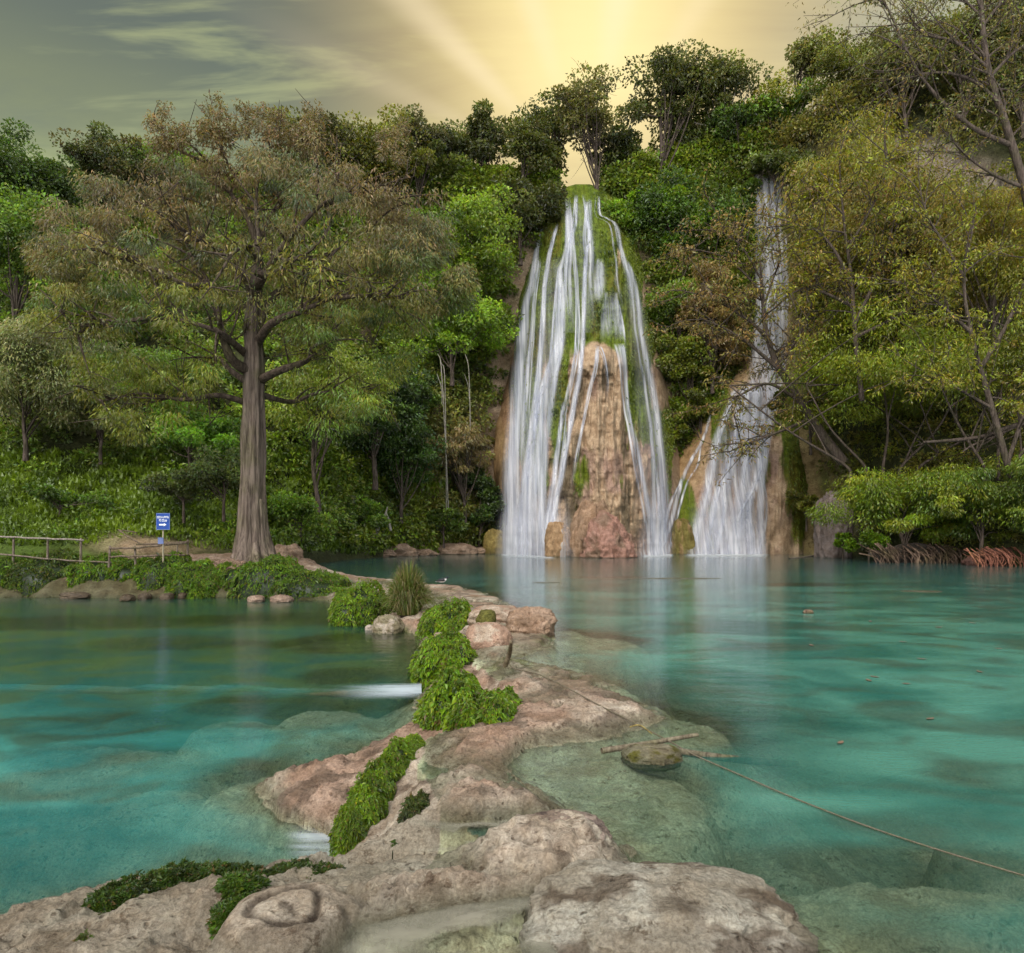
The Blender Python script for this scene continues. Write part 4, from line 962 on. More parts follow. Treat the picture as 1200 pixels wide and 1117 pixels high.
# ------------------------------------------------------------------ undergrowth that covers the slopes
def build_undergrowth():
    def region(name, label, x0, x1, K, colf, n, bush_px, leafpx, aspect=.6, hang=False, ymin=130, ymax=640):
        px = x0 + (x1-x0)*rng.random(K*3); py = ymin + (ymax-ymin)*rng.random(K*3); lift = 0*px
        lo = np.interp(px, _PU, _PT[:, -1, 0]); hi = np.interp(px, _PU, _PT[:, 1, 0])
        rim = rng.random(K*3) < .16; py = np.where(rim, lo+3, py); lift = np.where(rim, 26*rng.random(K*3)**1.5, 0)
        ok = (py > lo) & (py < hi+2) & (rng.random(K*3) > bare(px, py)*1.02)
        ok &= ~((px < 265+40*vnoise(px*0+3, py*.05)) & (py > 522+.12*np.maximum(px, 0)) & (rng.random(K*3) < .9))
        ok &= ~((px > CONE(py, 1)+4) & (px < CONE(py, 2)-6) & (py > 228)) & ~((px > SEC(py, 1)+12) & (px < SEC(py, 2)-14) & (py > 190))
        px, py, lift = px[ok][:K], py[ok][:K], lift[ok][:K]
        P = hill_point(px, py); k = P[:, 1:2]/F
        r = bush_px*k*(.5+1.0*rng.random((len(P), 1)))
        C = P + r*np.array([[0, -.45, .35]]); C[:, 2] += lift*k[:, 0]
        G = Geo(); step = 12
        sz = leafpx*k[:, 0]*1.5
        c = colf(px, py)
        order = np.argsort(P[:, 1])
        for ch in np.array_split(order, step):
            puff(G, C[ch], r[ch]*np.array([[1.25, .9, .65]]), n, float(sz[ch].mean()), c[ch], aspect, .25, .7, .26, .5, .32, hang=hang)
        o = G.build(name, LEAF, None, smooth=False)
        tag(o, label, 'undergrowth', None, 'stuff')
    def mixc(a, b, f): return np.array(a)*(1-f[:, None]) + np.array(b)*f[:, None]
    def left(px, py):
        f = np.clip(.5+.9*fbm(px*.018, py*.025, oct=3, seed=101), 0, 1)
        c = mixc((.06,.09,.017), (.125,.175,.018), f)
        g = sstep(520, 575, py)*sstep(330, 150, px)
        c = c*(1-g[:, None]) + mixc((.06,.10,.012), (.12,.18,.012), f)*g[:, None]
        s = np.exp(-((px-120)/110)**2-((py-465)/55)**2)*.7
        return c*(1-s[:, None]) + np.array(GRY)*s[:, None]
    def mid(px, py):
        f = np.clip(.5+.9*fbm(px*.02, py*.025, oct=3, seed=102), 0, 1)
        c = mixc((.055,.078,.016), (.12,.155,.017), f)
        s = np.clip(np.exp(-((px-540)/60)**2-((py-540)/70)**2)*.8, 0, 1)
        return c*(1-s[:, None]) + np.array([.17,.135,.08])*s[:, None]
    def right(px, py):
        f = np.clip(.5+1.0*fbm(px*.025, py*.03, oct=3, seed=103), 0, 1); h = np.clip(.5+1.2*fbm(px*.03+5, py*.04, oct=3, seed=104), 0, 1)
        c = mixc((.07,.08,.016), (.13,.14,.017), f)
        return c*(1-.45*h[:, None]) + np.array([.13,.095,.045])*.45*h[:, None]
    region('slope_undergrowth', 'mixed green undergrowth covering the left slope behind the cypress', -560, 420, 2100, left, 110, 12, 3.0)
    region('slope_undergrowth', 'mixed green undergrowth covering the slopes on both sides of the main waterfall', 400, 900, 2000, mid, 110, 10, 2.9)
    region('slope_undergrowth', 'olive and brown undergrowth covering the right slope', 860, 1750, 3000, right, 80, 12, 3.0, .4, ymin=20)
    # short grass on the lower left slope
    K = 60000
    px = -200 + 800*rng.random(K); py = 525 + 123*rng.random(K)
    hi = np.interp(px, _PU, _PT[:, 1, 0]); ok = (py < hi) & (rng.random(K) > bare(px, py)*1.3); px, py = px[ok], py[ok]
    P = hill_point(px, py) + rng.normal(size=(len(px), 3))*np.array([.12,.1,.03])
    f = np.clip(.5+fbm(px*.03, py*.05, oct=3, seed=108), 0, 1)
    G = Geo(); d = nrm(rng.normal(size=(len(P), 3))*.5+np.array([0, -.2, 1])); L = P[:, 1]/F*(4+6*rng.random(len(P)))*(1+.5*vnoise(px*.05, py*.1))
    G.leaves(P-d*L[:, None]*.1, d, L, L*.3, mixc((.10,.165,.014), (.20,.29,.018), f)*(1+.2*rng.normal(size=(len(P), 1))))
    tag(G.build('slope_grass', LEAF, None, smooth=False), 'short bright grass on the lower left slope above the path', 'grass', None, 'stuff')
# ------------------------------------------------------------------ plants on the dam and the banks
def fern_mound(name, label, parts, group, leaf=.07, n=1500, col=(.14,.24,.012), cat='fern', droop=.9, aspect=.42):
    """parts: (x, y, rx, ry, h) dome-shaped pads of drooping small fronds resting on the ground"""
    x0, y0 = parts[0][0], parts[0][1]; z0 = gz(x0, y0)
    base = np.array([x0, y0, z0]); e = empty(name, base, label, cat, group)
    G, B = Geo(), Geo()
    n = int(n*3.0); leaf = leaf*.56
    more = []
    for (x, y, rx, ry, h) in parts:     # lobes make the outline ragged
        for _ in range(3):
            a = rng.random()*6.28; more.append((x+math.cos(a)*rx*.7, y+math.sin(a)*ry*.7, rx*(.35+.3*rng.random()), ry*(.35+.3*rng.random()), h*(.45+.4*rng.random())))
    nmain = n
    for pi_, (x, y, rx, ry, h) in enumerate(list(parts)+more):
        n = nmain if pi_ < len(parts) else nmain//4
        th, ph = rng.random(n)*2*np.pi, np.arccos(1-rng.random(n)*1.0)
        lump = 1 + .42*fbm(np.cos(th)*2.2+x, np.sin(th)*2.2+y, ph*2.2, oct=4, seed=5)
        sx, sy, sz = np.sin(ph)*np.cos(th), np.sin(ph)*np.sin(th), np.cos(ph)
        X, Yy = x+rx*sx*lump, y+ry*sy*lump
        zg = ground(X, Yy, False)[0]
        lev = np.where(X < -1.0, -.58, 0.0)
        zg = np.maximum(zg, lev-.02); zc = np.maximum(z0-.05, lev)
        top = np.maximum(zg, z0-.1)
        Z = zg*(1-sz) + (top + 0)*sz + h*sz*lump
        P = np.stack([X, Yy, Z], -1) - base
        u = np.stack([sx, sy, sz], -1)
        d = nrm(u*.7*np.array([1,1,.4]) + rng.normal(size=(n, 3))*.35 + np.array([0, 0, -droop]))
        tone = (1+.25*rng.normal(size=(n, 1)))*(.55+.9*(vnoise(X*3.3/max(rx,.3)*.5, Yy*3.3/max(rx,.3)*.5, Z*4)*.5+.5))[:, None]
        c = np.array(col)*tone*(1+.1*rng.normal(size=(n, 3))); yl = (rng.random((n, 1)) < .2); c = np.where(yl, c*np.array([1.5,1.2,1]), c)
        sub = .75 + .25*rng.random((n, 1))
        Lf = leaf*(.5+.8*rng.random(n)+1.5*(rng.random(n) < .09)); dead = rng.random((n, 1)) < .05; c = np.where(dead, np.array([.16,.11,.045]), c)
        G.leaves(P*1.0 - u*Lf[:, None]*.4*sub, d, Lf, Lf*aspect, np.clip(c, .005, 1), nor=u*.9)
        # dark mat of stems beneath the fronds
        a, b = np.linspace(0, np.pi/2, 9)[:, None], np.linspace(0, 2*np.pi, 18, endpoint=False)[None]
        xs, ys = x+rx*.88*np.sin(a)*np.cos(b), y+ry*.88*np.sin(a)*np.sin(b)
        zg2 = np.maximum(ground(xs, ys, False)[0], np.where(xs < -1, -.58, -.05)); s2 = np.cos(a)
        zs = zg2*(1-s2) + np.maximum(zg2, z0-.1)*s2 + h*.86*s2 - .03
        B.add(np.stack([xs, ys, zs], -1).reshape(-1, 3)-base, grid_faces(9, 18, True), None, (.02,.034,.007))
    B.build('stem_mat', FERN, e); G.build('fronds', FERN, e, smooth=False)
    return e

def at(px, py, z=None):
    """point of the near ground seen at a pixel"""
    zz = .1 if z is None else z
    for _ in range(6):
        x, y = P0(px, py, zz)
        if z is None: zz = .5*zz + .5*max(gz(x, y), -.55)
    return x, y

def build_ferns():
    g = 'bright green fern cushions on the rock dam'
    def pp(px, py, wpx, depth, h, z=None):
        x, y = at(px, py, z); return (x, y, wpx/2*y/F, depth, h)
    fern_mound('fern_cushion', 'wide bright fern cushion left of the tall grass tuft, far end of the dam', [pp(424,722,66,1.0,1.05,-.3), pp(405,718,40,.8,.85,-.3)], g, .16, 2600)
    fern_mound('fern_cushion', 'fern cushion right behind the tall grass tuft beside the bird rock', [pp(522,722,62,1.0,.7,.1)], g, .15, 2200)
    fern_mound('fern_cushion', 'round fern cushion just below the grass tuft, left of the smooth boulder', [pp(516,768,62,.8,.65,0), pp(505,770,40,.7,.5,-.2)], g, .12, 2600)
    fern_mound('fern_cushion', 'largest fern cushion hanging over the small white cascade', [pp(530,832,62,.75,.62,.0), pp(515,840,44,.6,.4,-.2), pp(548,838,44,.6,.45,.1)], g, .10, 3000)
    fern_mound('fern_cushion', 'right-hand fern cushion spilling onto the pink rock shelf', [pp(578,832,44,.5,.36,.2), pp(592,815,30,.4,.28,.25)], g, .09, 2000)
    fern_mound('fern_cushion', 'long fern strip trailing down the left side of the dam to the pool', [pp(462,885,36,.4,.25,0), pp(446,905,44,.36,.3,-.05), pp(434,928,44,.34,.28,-.15), pp(424,952,40,.3,.24,-.25), pp(412,970,36,.28,.16,-.3), pp(482,862,24,.3,.16,.1)], g, .045, 2600)
    g2 = 'small leafy mats on the near rock ledge'
    fern_mound('leafy_mat', 'dark leafy mat along the pool edge of the near rock ledge', [pp(130,1028,44,.2,.09,.05), pp(165,1008,54,.2,.1,.1), pp(205,992,54,.2,.1,.12), pp(250,984,60,.2,.08,.15), pp(285,986,40,.15,.06,.15)], g2, .045, 1100, (.05,.09,.014), 'plant', .3, .5)
    fern_mound('leafy_mat', 'leafy tuft running down the cleft beside the ringed hollow', [pp(292,1002,36,.14,.07,.25), pp(278,1025,40,.14,.09,.22), pp(268,1048,36,.12,.07,.22)], g2, .042, 1200, (.055,.105,.012), 'plant', .3, .5)
    fern_mound('leafy_mat', 'thin leafy strip on the ledge rim between the near ledge and the fern strip', [pp(345,980,50,.13,.04,.15), pp(378,984,40,.12,.04,.15)], g2, .04, 700, (.05,.085,.016), 'plant', .3, .5)
    fern_mound('leafy_mat', 'tiny green tuft at the bottom left corner of the near ledge', [pp(75,1110,26,.07,.05,.3)], g2, .03, 500, (.07,.13,.012), 'plant', .2, .5)
    fern_mound('leafy_mat', 'tiny leafy sprout on the near ledge below the dark leafy mat', [pp(100,1066,18,.05,.03,.25)], g2, .025, 160, (.07,.10,.02), 'plant', .2, .5)
    fern_mound('leafy_mat', 'small dark plant rooted in the hollow of the pink rock', [pp(486,922,32,.14,.12,.2)], g2, .045, 700, (.05,.07,.016), 'plant', .5, .5)
    fern_mound('leafy_mat', 'small green tuft beside the little waterfall under the fern strip', [pp(440,983,36,.14,.06,.02)], g2, .045, 500, (.05,.10,.012), 'plant', .3, .5)
    # bank of the left pool
    g3 = 'fern clumps along the far bank of the left pool'
    labs = ['fern clump at the left edge of the photo on the pool bank', 'second fern clump from the left edge on the pool bank, darker', 'fern clump on the pool bank under the left end of the handrail', 'low fern clump over a pale stone on the pool bank', 'fern clump on the pool bank below the middle of the path',
      'fern clump on the pool bank below the blue sign', 'fern clump on the pool bank just left of the white post', 'broad fern clump right below the cypress roots', 'fern clump on the pool bank right of the cypress roots, before the wide dam cushion']
    spec = [(4,698,44,.95),(50,698,60,1.1),(108,698,44,.85),(150,698,40,.7),(185,699,44,.95),(218,700,36,.8),(242,700,30,.65),(312,700,72,1.05),(362,702,66,.85)]
    for lab, (px, py, wd, h) in zip(labs, spec):
        x, y = P0(px, py, -.5); y += .45; x = (px-CX)/F*y
        fern_mound('fern_clump', lab, [(x, y, wd/2*y/F*1.25, 1.0, h*.85), (x+.5, y+.55, wd/2*y/F*.8, .9, h*.85)], g3, .19, 1500, (.11,.20,.012) if px != 50 else (.08,.13,.014))
    # tall grass tuft
    x, y = at(480, 748, -.3); y = 22.6; x = (478-CX)/F*y; z = gz(x, y)
    e = empty('grass_tuft', (x, y, z), 'tall pale grass tuft drooping on the dam between two fern cushions', 'grass'); G = Geo()
    n = 2600; th = rng.random(n)*2*np.pi; r = rng.random(n)**.5*.75
    for i in range(5):
        t0 = i/5
        a = rng.random(n//1); 
    N = 1500; th = rng.random(N)*2*np.pi; rr = .15+.95*rng.random(N)**.7; hh = 1.15+.85*rng.random(N)
    p0 = np.stack([np.cos(th)*.3*rr, np.sin(th)*.3*rr, 0*th], -1); p3 = np.stack([np.cos(th)*rr, np.sin(th)*rr*.8, hh*(1-.85*rr*rr*.8)-.25*rr], -1)
    mid_ = (p0+p3)/2 + np.stack([0*th, 0*th, hh*.55], -1)
    side = nrm(np.cross(p3-p0, rng.normal(size=(N, 3))))
    ts = np.linspace(0, 1, 6); V = []
    for t in ts:
        c = (1-t)**2*p0+2*t*(1-t)*mid_+t*t*p3; w = .018*(1-t*.85)
        V += [c-side*w, c+side*w]
    V = np.stack(V, 1).reshape(-1, 3); Q = []
    b = np.arange(N)[:, None]*12
    for j in range(5): Q.append(np.concatenate([b+2*j, b+2*j+1, b+2*j+3, b+2*j+2], 1))
    c = np.where(rng.random((N, 1)) < .45, np.array([[.20,.17,.075]]), np.array([[.10,.15,.018]]))*(1+.2*rng.normal(size=(N, 1)))
    G.add(V, np.concatenate(Q), None, np.repeat(np.clip(c, .01, 1), 12, 0)); G.build('blades', FERN, e, smooth=False)

# ------------------------------------------------------------------ loose rocks
def rock(name, label, c, r, col, seed, group=None, cat='rock', rough=.22, flat=.0, col2=None, n=90, sq=2.4):
    a, b = np.meshgrid(np.linspace(0, np.pi, n), np.linspace(0, 2*np.pi, 2*n, endpoint=False), indexing='ij')
    v = np.stack([np.sin(a)*np.cos(b), np.sin(a)*np.sin(b), np.cos(a)], -1)
    v = v/(np.abs(v)**sq).sum(-1, keepdims=True)**(1/sq)
    q = v*1.3
    d = 1 + rough*fbm(q[..., 0]+seed, q[..., 1], q[..., 2], oct=5, seed=seed) + rough*.35*fbm(q[..., 0]*2.5, q[..., 1]*2.5+seed, q[..., 2]*2.5, oct=4, seed=seed+1, ridged=True)
    P = v*d[..., None]*np.asarray(r)
    m = fbm(q[..., 0]*2+seed, q[..., 1]*2, q[..., 2]*2, oct=4, seed=seed+3)
    cc = np.asarray(col) + (np.asarray(col2 if col2 is not None else np.asarray(col)*.72)-np.asarray(col))*sstep(-.05, .35, m)[..., None]
    z = P[..., 2:3]+c[2]
    lev = -.6 if (c[0] < -1.9 and c[1] < 30) else 0.0
    wet = 1-sstep(.16, .0, z-lev)
    cc = cc*(.55+.45*wet)
    o = mesh_obj(name, P.reshape(-1, 3), [grid_faces(n, 2*n, True)], ROCK, None, np.concatenate([cc, wet], -1).reshape(-1, 4), loc=c)
    return tag(o, label, cat, group)

def build_rocks():
    pale = (.46,.385,.31); pink = (.42,.29,.22); grey = (.32,.29,.24)
    def R_(name, label, px, py, z, wpx, ry, rz, col, seed, **kw):
        x, y = P0(px, py, z); return rock(name, label, (x, y, z), (wpx/2*y/F, ry, rz), col, seed, **kw)
    R_('boulder','large pitted pale boulder at the bottom right of the near ledge', 775,1090,.0, 300,.62,.29, (.37,.355,.30), 3, col2=(.16,.135,.105), rough=.26, n=200, sq=2.3)
    R_('boulder','lower shoulder of the large pitted boulder, dipping into the water at its right', 890,1105,-.12, 90,.3,.2, (.36,.35,.29), 23, rough=.2, n=90)
    R_('boulder','smooth pale boulder on the dam right of the round fern cushion', 573,752,.12, 56,.55,.42, pink, 5, rough=.14, col2=pale)
    R_('boulder','knobbly boulder at the right tip of the dam beside the submerged shelf', 622,738,.1, 56,.8,.5, (.36,.26,.19), 6, rough=.3, col2=(.22,.15,.10))
    R_('boulder','flat pale boulder behind the knobbly boulder on the dam crest', 582,724,.15, 64,.9,.32, pale, 7, rough=.2, col2=pink)
    R_('boulder','small mossy boulder between the grass tuft and the flat pale boulder', 570,728,.3, 22,.35,.3, (.13,.13,.03), 8, rough=.2)
    R_('boulder','low grey boulder at the pool edge under the grass tuft', 454,738,-.45, 34,.45,.42, (.22,.2,.13), 9, col2=(.4,.36,.3))
    R_('pebble','pale pebble in the water left of the low grey boulder', 433,738,-.5, 10,.14,.16, (.5,.45,.4), 10, n=30)
    R_('boulder','mossy stepping rock standing in the water at the end of the driftwood pole', 764,888,-.02, 66,.3,.12, (.30,.28,.20), 11, col2=(.17,.16,.03), rough=.2)
    R_('boulder','dark wet rock with a purple stain at the right end of the near ledge', 655,985,.12, 120,.36,.17, (.30,.24,.20), 12, col2=(.13,.10,.09), rough=.22, n=130)
    for i, (px, py, w, lab) in enumerate([(268,702,36,'pale flat stone at the pool edge under the low fern clump'),(427,0,0,'')][:0]): pass
    st = [(88,699,34,'pale flat stone at the pool edge below the left handrail'),(143,698,14,'pinkish upright stone between two fern clumps on the pool bank'),(170,700,12,'small pale stone at the pool edge below the path middle'),(196,700,14,'small pale stone at the pool edge below the blue sign'),
          (150,702,14,'small flat stone at the pool edge left of the middle'),(330,703,26,'pale stone at the pool edge below the broad fern clump'),(300,703,18,'small stone at the pool edge under the cypress roots'),(215,699,10,'smallest pale stone at the pool edge left of the white post')]
    for i, (px, py, w, lab) in enumerate(st): R_('stone', lab, px, py, -.42, w, .35, .2, (.32,.24,.19), 30+i, group='stones along the far bank of the left pool', n=36)
    # far shore
    far = [(352,659,46,30,.35,'pale rock in the water right of the cypress foot'),(336,652,46,34,.9,'mossy rock against the right side of the cypress foot'),
           (470,648,70,40,.9,'brown rock slab on the far shore left of the main waterfall'),(498,650,72,28,.6,'small pale rock on the far shore beside the brown slab'),(450,650,68,26,.6,'low pale rock at the left end of the far shore rocks'),(530,646,75,50,.9,'dark brown ledge rock nearest the left foot of the waterfall'),
           (560,648,77,30,.7,'reddish rock on the far shore right beside the fall water')]
    for i, (px, py, Y, w, rz, lab) in enumerate(far):
        p = W(px, py, Y); rock('rock', lab, (p[0], p[1], p[2]-.1), (w/2*Y/F, 1.2, rz), (.30,.22,.16), 50+i, 'rocks along the far shore', n=40, rough=.35)
    p = W(708, 640, float(cone_y(708, 640))-.2); rock('boulder', 'reddish angular boulder at the foot of the main waterfall', (p[0], p[1], .2), (3.1, 2.4, 3.6), (.34,.20,.16), 71, rough=.4, n=110, sq=1.6, col2=(.22,.15,.11))
    p = W(692, 610, float(cone_y(692, 620))+.3); rock('boulder', 'tall tan boulder leaning on the tufa behind the reddish boulder', (p[0], p[1], 1.5), (2.0, 1.8, 4.4), (.36,.25,.17), 72, rough=.4, n=90, sq=1.8)
    p = W(654, 640, float(cone_y(654, 640))-.2); rock('boulder', 'rounded orange-tan boulder in the spray left of the reddish boulder', (p[0], p[1], .3), (1.35, 1.5, 2.9), (.38,.26,.15), 73, rough=.25, n=70)
    p = W(580, 640, 77); rock('boulder', 'yellowish mossy boulder at the left foot of the main waterfall', (p[0], p[1], .3), (1.3, 1.3, 2.4), (.24,.19,.06), 74, rough=.25, n=60)
    p = W(800, 628, float(sec_y(800, 640))-.1); rock('boulder', 'mossy boulder between the side cascade and the narrow waterfall foot', (p[0], p[1], .2), (1.3, 1.4, 3.6), (.16,.14,.04), 75, rough=.3, n=70, col2=(.28,.2,.1))
    p = W(987, 610, 64); rock('rock', 'purple-grey rock block behind the small round bush at the right shore', (p[0], p[1]+2, 1.6), (1.6, 1.5, 4.2), (.2,.17,.165), 76, rough=.3, n=60, sq=3)
    # shallow rocks that just break the water of the far pool
    for i, (px, py, w, lab) in enumerate([(800,678,150,'long pale shoal just breaking the water in front of the falls'),(640,683,60,'small pale shoal in the water left of the long one'),(1080,693,70,'faint shoal in the water at the far right')]):
        x, y = P0(px, py, 0); rock('shoal', lab, (x, y, -.13), (w/2*y/F, .8, .15), (.33,.31,.24), 90+i, 'shoals in the main pool', n=40, rough=.12)

# ------------------------------------------------------------------ handrails, sign, posts
def build_path():
    Yf = 33.0
    def fence(label, posts, rails, group='wooden handrails along the path'):
        b = W(posts[0][0], posts[0][2], Yf); e = empty('handrail', b, label, 'fence', group)
        for (px, t, bt, w, dY) in posts:
            G = Geo(); Y = Yf+dY; p1, p0 = W(px, t, Y), W(px+rng.normal()*.8, bt+6, Y)
            G.tube(np.linspace(p0, p1, 6)-b, w*Y/F/2*np.linspace(1.1, .95, 6), 8, None, .15, int(px)); G.build('post', WOOD, e)
        for (P, r, c) in rails:
            G = Geo(); pts = np.array([W(q[0], q[1], Yf+(q[2] if len(q) > 2 else 0)-.12) for q in P])-b
            G.tube(spline(pts, 14)+rng.normal(size=(14, 3))*.012, r*Yf/F/2, 7, c, .12, 3); G.build('rail', WOOD, e)
        return e
    fence('left handrail with a pale grey top rail running out of the photo at the left', [(-40,629,656,3.4,0),(16,630,654,2.4,0),(56,630,654,2.4,0),(95,631,659,2.8,0)],
          [([(-60,628),(0,629),(50,631),(98,633)],2.1,(1.5,1.6,1.75)), ([(-60,648),(0,650),(60,655),(100,658),(130,659)],2.0,(1,1,1))])
    fence('right handrail of rough brown poles enclosing the path end by the cypress', [(129,640,661,2.6,-.5),(158,640,660,2.4,-.3),(208,639,656,2.0,1.2),(220,633,657,2.5,0.6)],
          [([(128,643,-.5),(158,642,-.3),(190,639,0),(220,636,.6)],2.6,(.9,.85,.8)), ([(128,653,-.5),(160,652,-.3),(195,651,.1),(221,650,.6)],2.4,(.9,.85,.8)), ([(160,638,2),(190,637,2),(220,635,.6)],2.2,(.8,.75,.7)), ([(140,622,3),(152,630,2.6),(166,638,2)],2.0,(.9,.85,.8)), ([(138,621,3),(160,624,3.4)],1.8,(.9,.85,.8))])
    # blue sign
    Ys = 32.6; b = W(191, 661, Ys); k = Ys/F; e = empty('sign', b, 'blue notice board with white lettering and arrow on a thin post by the path', 'sign')
    blue = mat_plain('sign_blue', (.012,.06,.30), .45, .15, 6); white = mat_plain('sign_white', (.75,.8,.88), .5, .06, 6)
    G = Geo(); G.tube(np.array([W(191.2, 664, Ys), W(191.2, 640, Ys), W(191.2, 604, Ys)])-b, .9*k, 8); G.build('post', mat_plain('sign_post', (.30,.27,.19), .6, .2), e)
    def panel(x0, y0, x1, y1, dY=0.0):
        c = (W(x0, y0, Ys)+W(x1, y1, Ys))/2-b; G = Geo(); wv, hv = (x1-x0)*k, (y1-y0)*k
        G.box(c+(0, -.07+dY, 0), (wv, .03, hv)); return G
    bd = panel(184.3, 601.5, 200, 620.8).build('board', blue, e, smooth=False); sm = panel(186, 630, 192.5, 637.5).build('small_plate', mat_plain('plate_blue', (.12,.16,.33), .5, .2, 6), e, smooth=False)
    G = Geo()
    for (a0, c0, a1, c1) in [(184.3,601.5,200,602.1),(184.3,620.2,200,620.8),(184.3,602.1,184.8,620.2),(199.5,602.1,200,620.2)]:
        c = (W(a0, c0, Ys)+W(a1, c1, Ys))/2-b; G.box(c+(0, -.092, 0), ((a1-a0)*k, .012, (c1-c0)*k))
    G.build('border', blue if False else mat_plain('sign_rim', (.13,.2,.45), .5, .1), bd, smooth=False)
    bd.children[0].matrix_parent_inverse.identity()
    G = Geo(); rs = np.random.default_rng(4)
    def word(x0, x1, y0, y1):   # weathered lettering too small to read: upright letter strokes
        x = x0
        while x < x1-.5:
            w_ = .75+.35*rs.random(); hgt = y1-y0
            def bar(a, b_, c_, d_):
                q = (W(a, c_, Ys)+W(b_, d_, Ys))/2-b; G.box(q+(0, -.09, 0), ((b_-a)*k, .008, (d_-c_)*k))
            bar(x, x+.28, y0, y1)
            if rs.random() < .7: bar(x+.28, x+w_, y0, y0+hgt*.26)
            if rs.random() < .6: bar(x+.28, x+w_*.9, y0+hgt*.4, y0+hgt*.62)
            if rs.random() < .5: bar(x+.28, x+w_, y1-hgt*.24, y1)
            x += w_+.28
    word(185.3, 199.2, 605.0, 607.4); word(187.6, 190, 608.6, 611.2); word(190.8, 196.4, 608.6, 611.2)
    q = (W(187.6, 614.1, Ys)+W(193.2, 615.9, Ys))/2-b; G.box(q+(0, -.09, 0), (5.6*k, .008, 1.8*k))
    tri = np.array([W(193.2, 613, Ys), W(193.2, 617, Ys), W(196.2, 615, Ys)])-b+(0, -.094, 0); G.add(tri, None, [[0, 1, 2]])
    G.build('lettering', white, bd, smooth=False)
    # short white post in the bank
    x, y = P0(241, 697, -.5); G = Geo(); G.tube(np.array([[0,0,-.4],[.01,0,.4],[0,0,.92]]), [.12,.11,.10], 10, (1.6,1.6,1.6), .12, 3)
    o = G.build('short_post', WOOD, None, loc=(x, y+.25, -.5)); tag(o, 'short pale weathered post standing at the pool bank below the cypress roots', 'post')
    # cypress roots spilling down the bank
    b = W(272, 664, 33.6); e = empty('exposed_roots', b, 'tangle of pale exposed roots spilling from the cypress foot down to the pool', 'roots')
    for i in range(26):
        G = Geo(); s = np.array([-9.2-3.4, 34.2, 1.0]) if False else np.array([W(285-30*rng.random(), 662, 34.4)[0], 34.4-.4*rng.random(), 1.05])
        ex, ey = W(232+58*rng.random(), 0, 32.2)[0], 31.9+.7*rng.random(); t = np.array([ex, ey, -.35+.7*rng.random()])
        m1 = s+(t-s)*.35+np.array([rng.normal()*.5, 0, .22]); m2 = s+(t-s)*.7+np.array([rng.normal()*.4, -.2, .25])
        G.tube(spline([s, m1, m2, t], 16)-b, np.linspace(.13, .045, 16)*(.6+.8*rng.random()), 6, (1.15,1.0,.9), .25, i); G.build('root', CBARK, e)
    # dead stump on the far shore
    Y = 66; b = W(445, 630, Y); k = Y/F; e = empty('dead_stump', b, 'broken pale dead stump leaning on the far shore left of the falls', 'stump'); G = Geo()
    G.tube(spline([W(437,632,Y), W(443,618,Y), W(451,604,Y), W(454,594,Y)], 10)-b, np.linspace(3.2, .6, 10)*k, 9, None, .25, 2)
    G.tube(spline([W(458,622,Y), W(455,608,Y), W(452,600,Y)], 6)-b, np.linspace(1.8, .8, 6)*k, 7, None, .2, 3); G.build('dead_stump', PALEBARK, e)

# ------------------------------------------------------------------ right shore roots
def build_root_banks():
    for name, lab, x0, x1, Y, py0, py1, colr, n in [('root_bank','bank of bare grey-brown roots under the big bush at the right shore',1022,1140,55,637,660,(.62,.54,.49),90), ('root_bank','low mat of reddish roots at the right edge of the water',1140,1235,50,640,660,(1.35,.72,.6),60)]:
        b = W((x0+x1)/2, 655, Y); e = empty(name, b, lab, 'roots', 'root banks on the right shore')
        p = W((x0+x1)/2, 655, Y+1.2); n_ = 50
        a, c = np.meshgrid(np.linspace(0, np.pi, n_), np.linspace(0, 2*np.pi, 2*n_, endpoint=False), indexing='ij')
        v = np.stack([np.sin(a)*np.cos(c), np.sin(a)*np.sin(c), np.cos(a)], -1); d = 1+.3*fbm(v[..., 0]*2.5, v[..., 1]*2, v[..., 2]*2, oct=4, seed=int(x0))
        Pm = v*d[..., None]*np.array([(x1-x0)/2*Y/F, 1.3, 1.25]) + np.array([p[0], p[1]+.6, .1]) - b
        mesh_obj('earth', Pm.reshape(-1, 3), [grid_faces(n_, 2*n_, True)], CLIFF, e, np.full((n_*2*n_, 3), .09)*np.array(colr))
        for i in range(n):
            G = Geo(); fx = x0+(x1-x0)*(i+rng.random())/n
            top = W(fx-10*rng.random()+4*rng.normal(), py0+12*rng.random(), Y+.9); bot = W(fx+3*rng.normal()+8*rng.random(), py1-9*rng.random()**2, Y-.5+.5*rng.random()); bot[2] = min(bot[2], .03)
            top[0] -= .5*rng.random(); mdl = (top+bot)/2+np.array([.2*rng.normal(), -.35, .12])
            G.tube(spline([top, mdl, bot, bot-(0, 0, .4)], 10)-b, np.linspace(.09, .04, 10)*(.35+1.1*rng.random()**2), 6, np.array(colr)*(.6+.8*rng.random()), .2, i); G.build('root', CBARK, e)

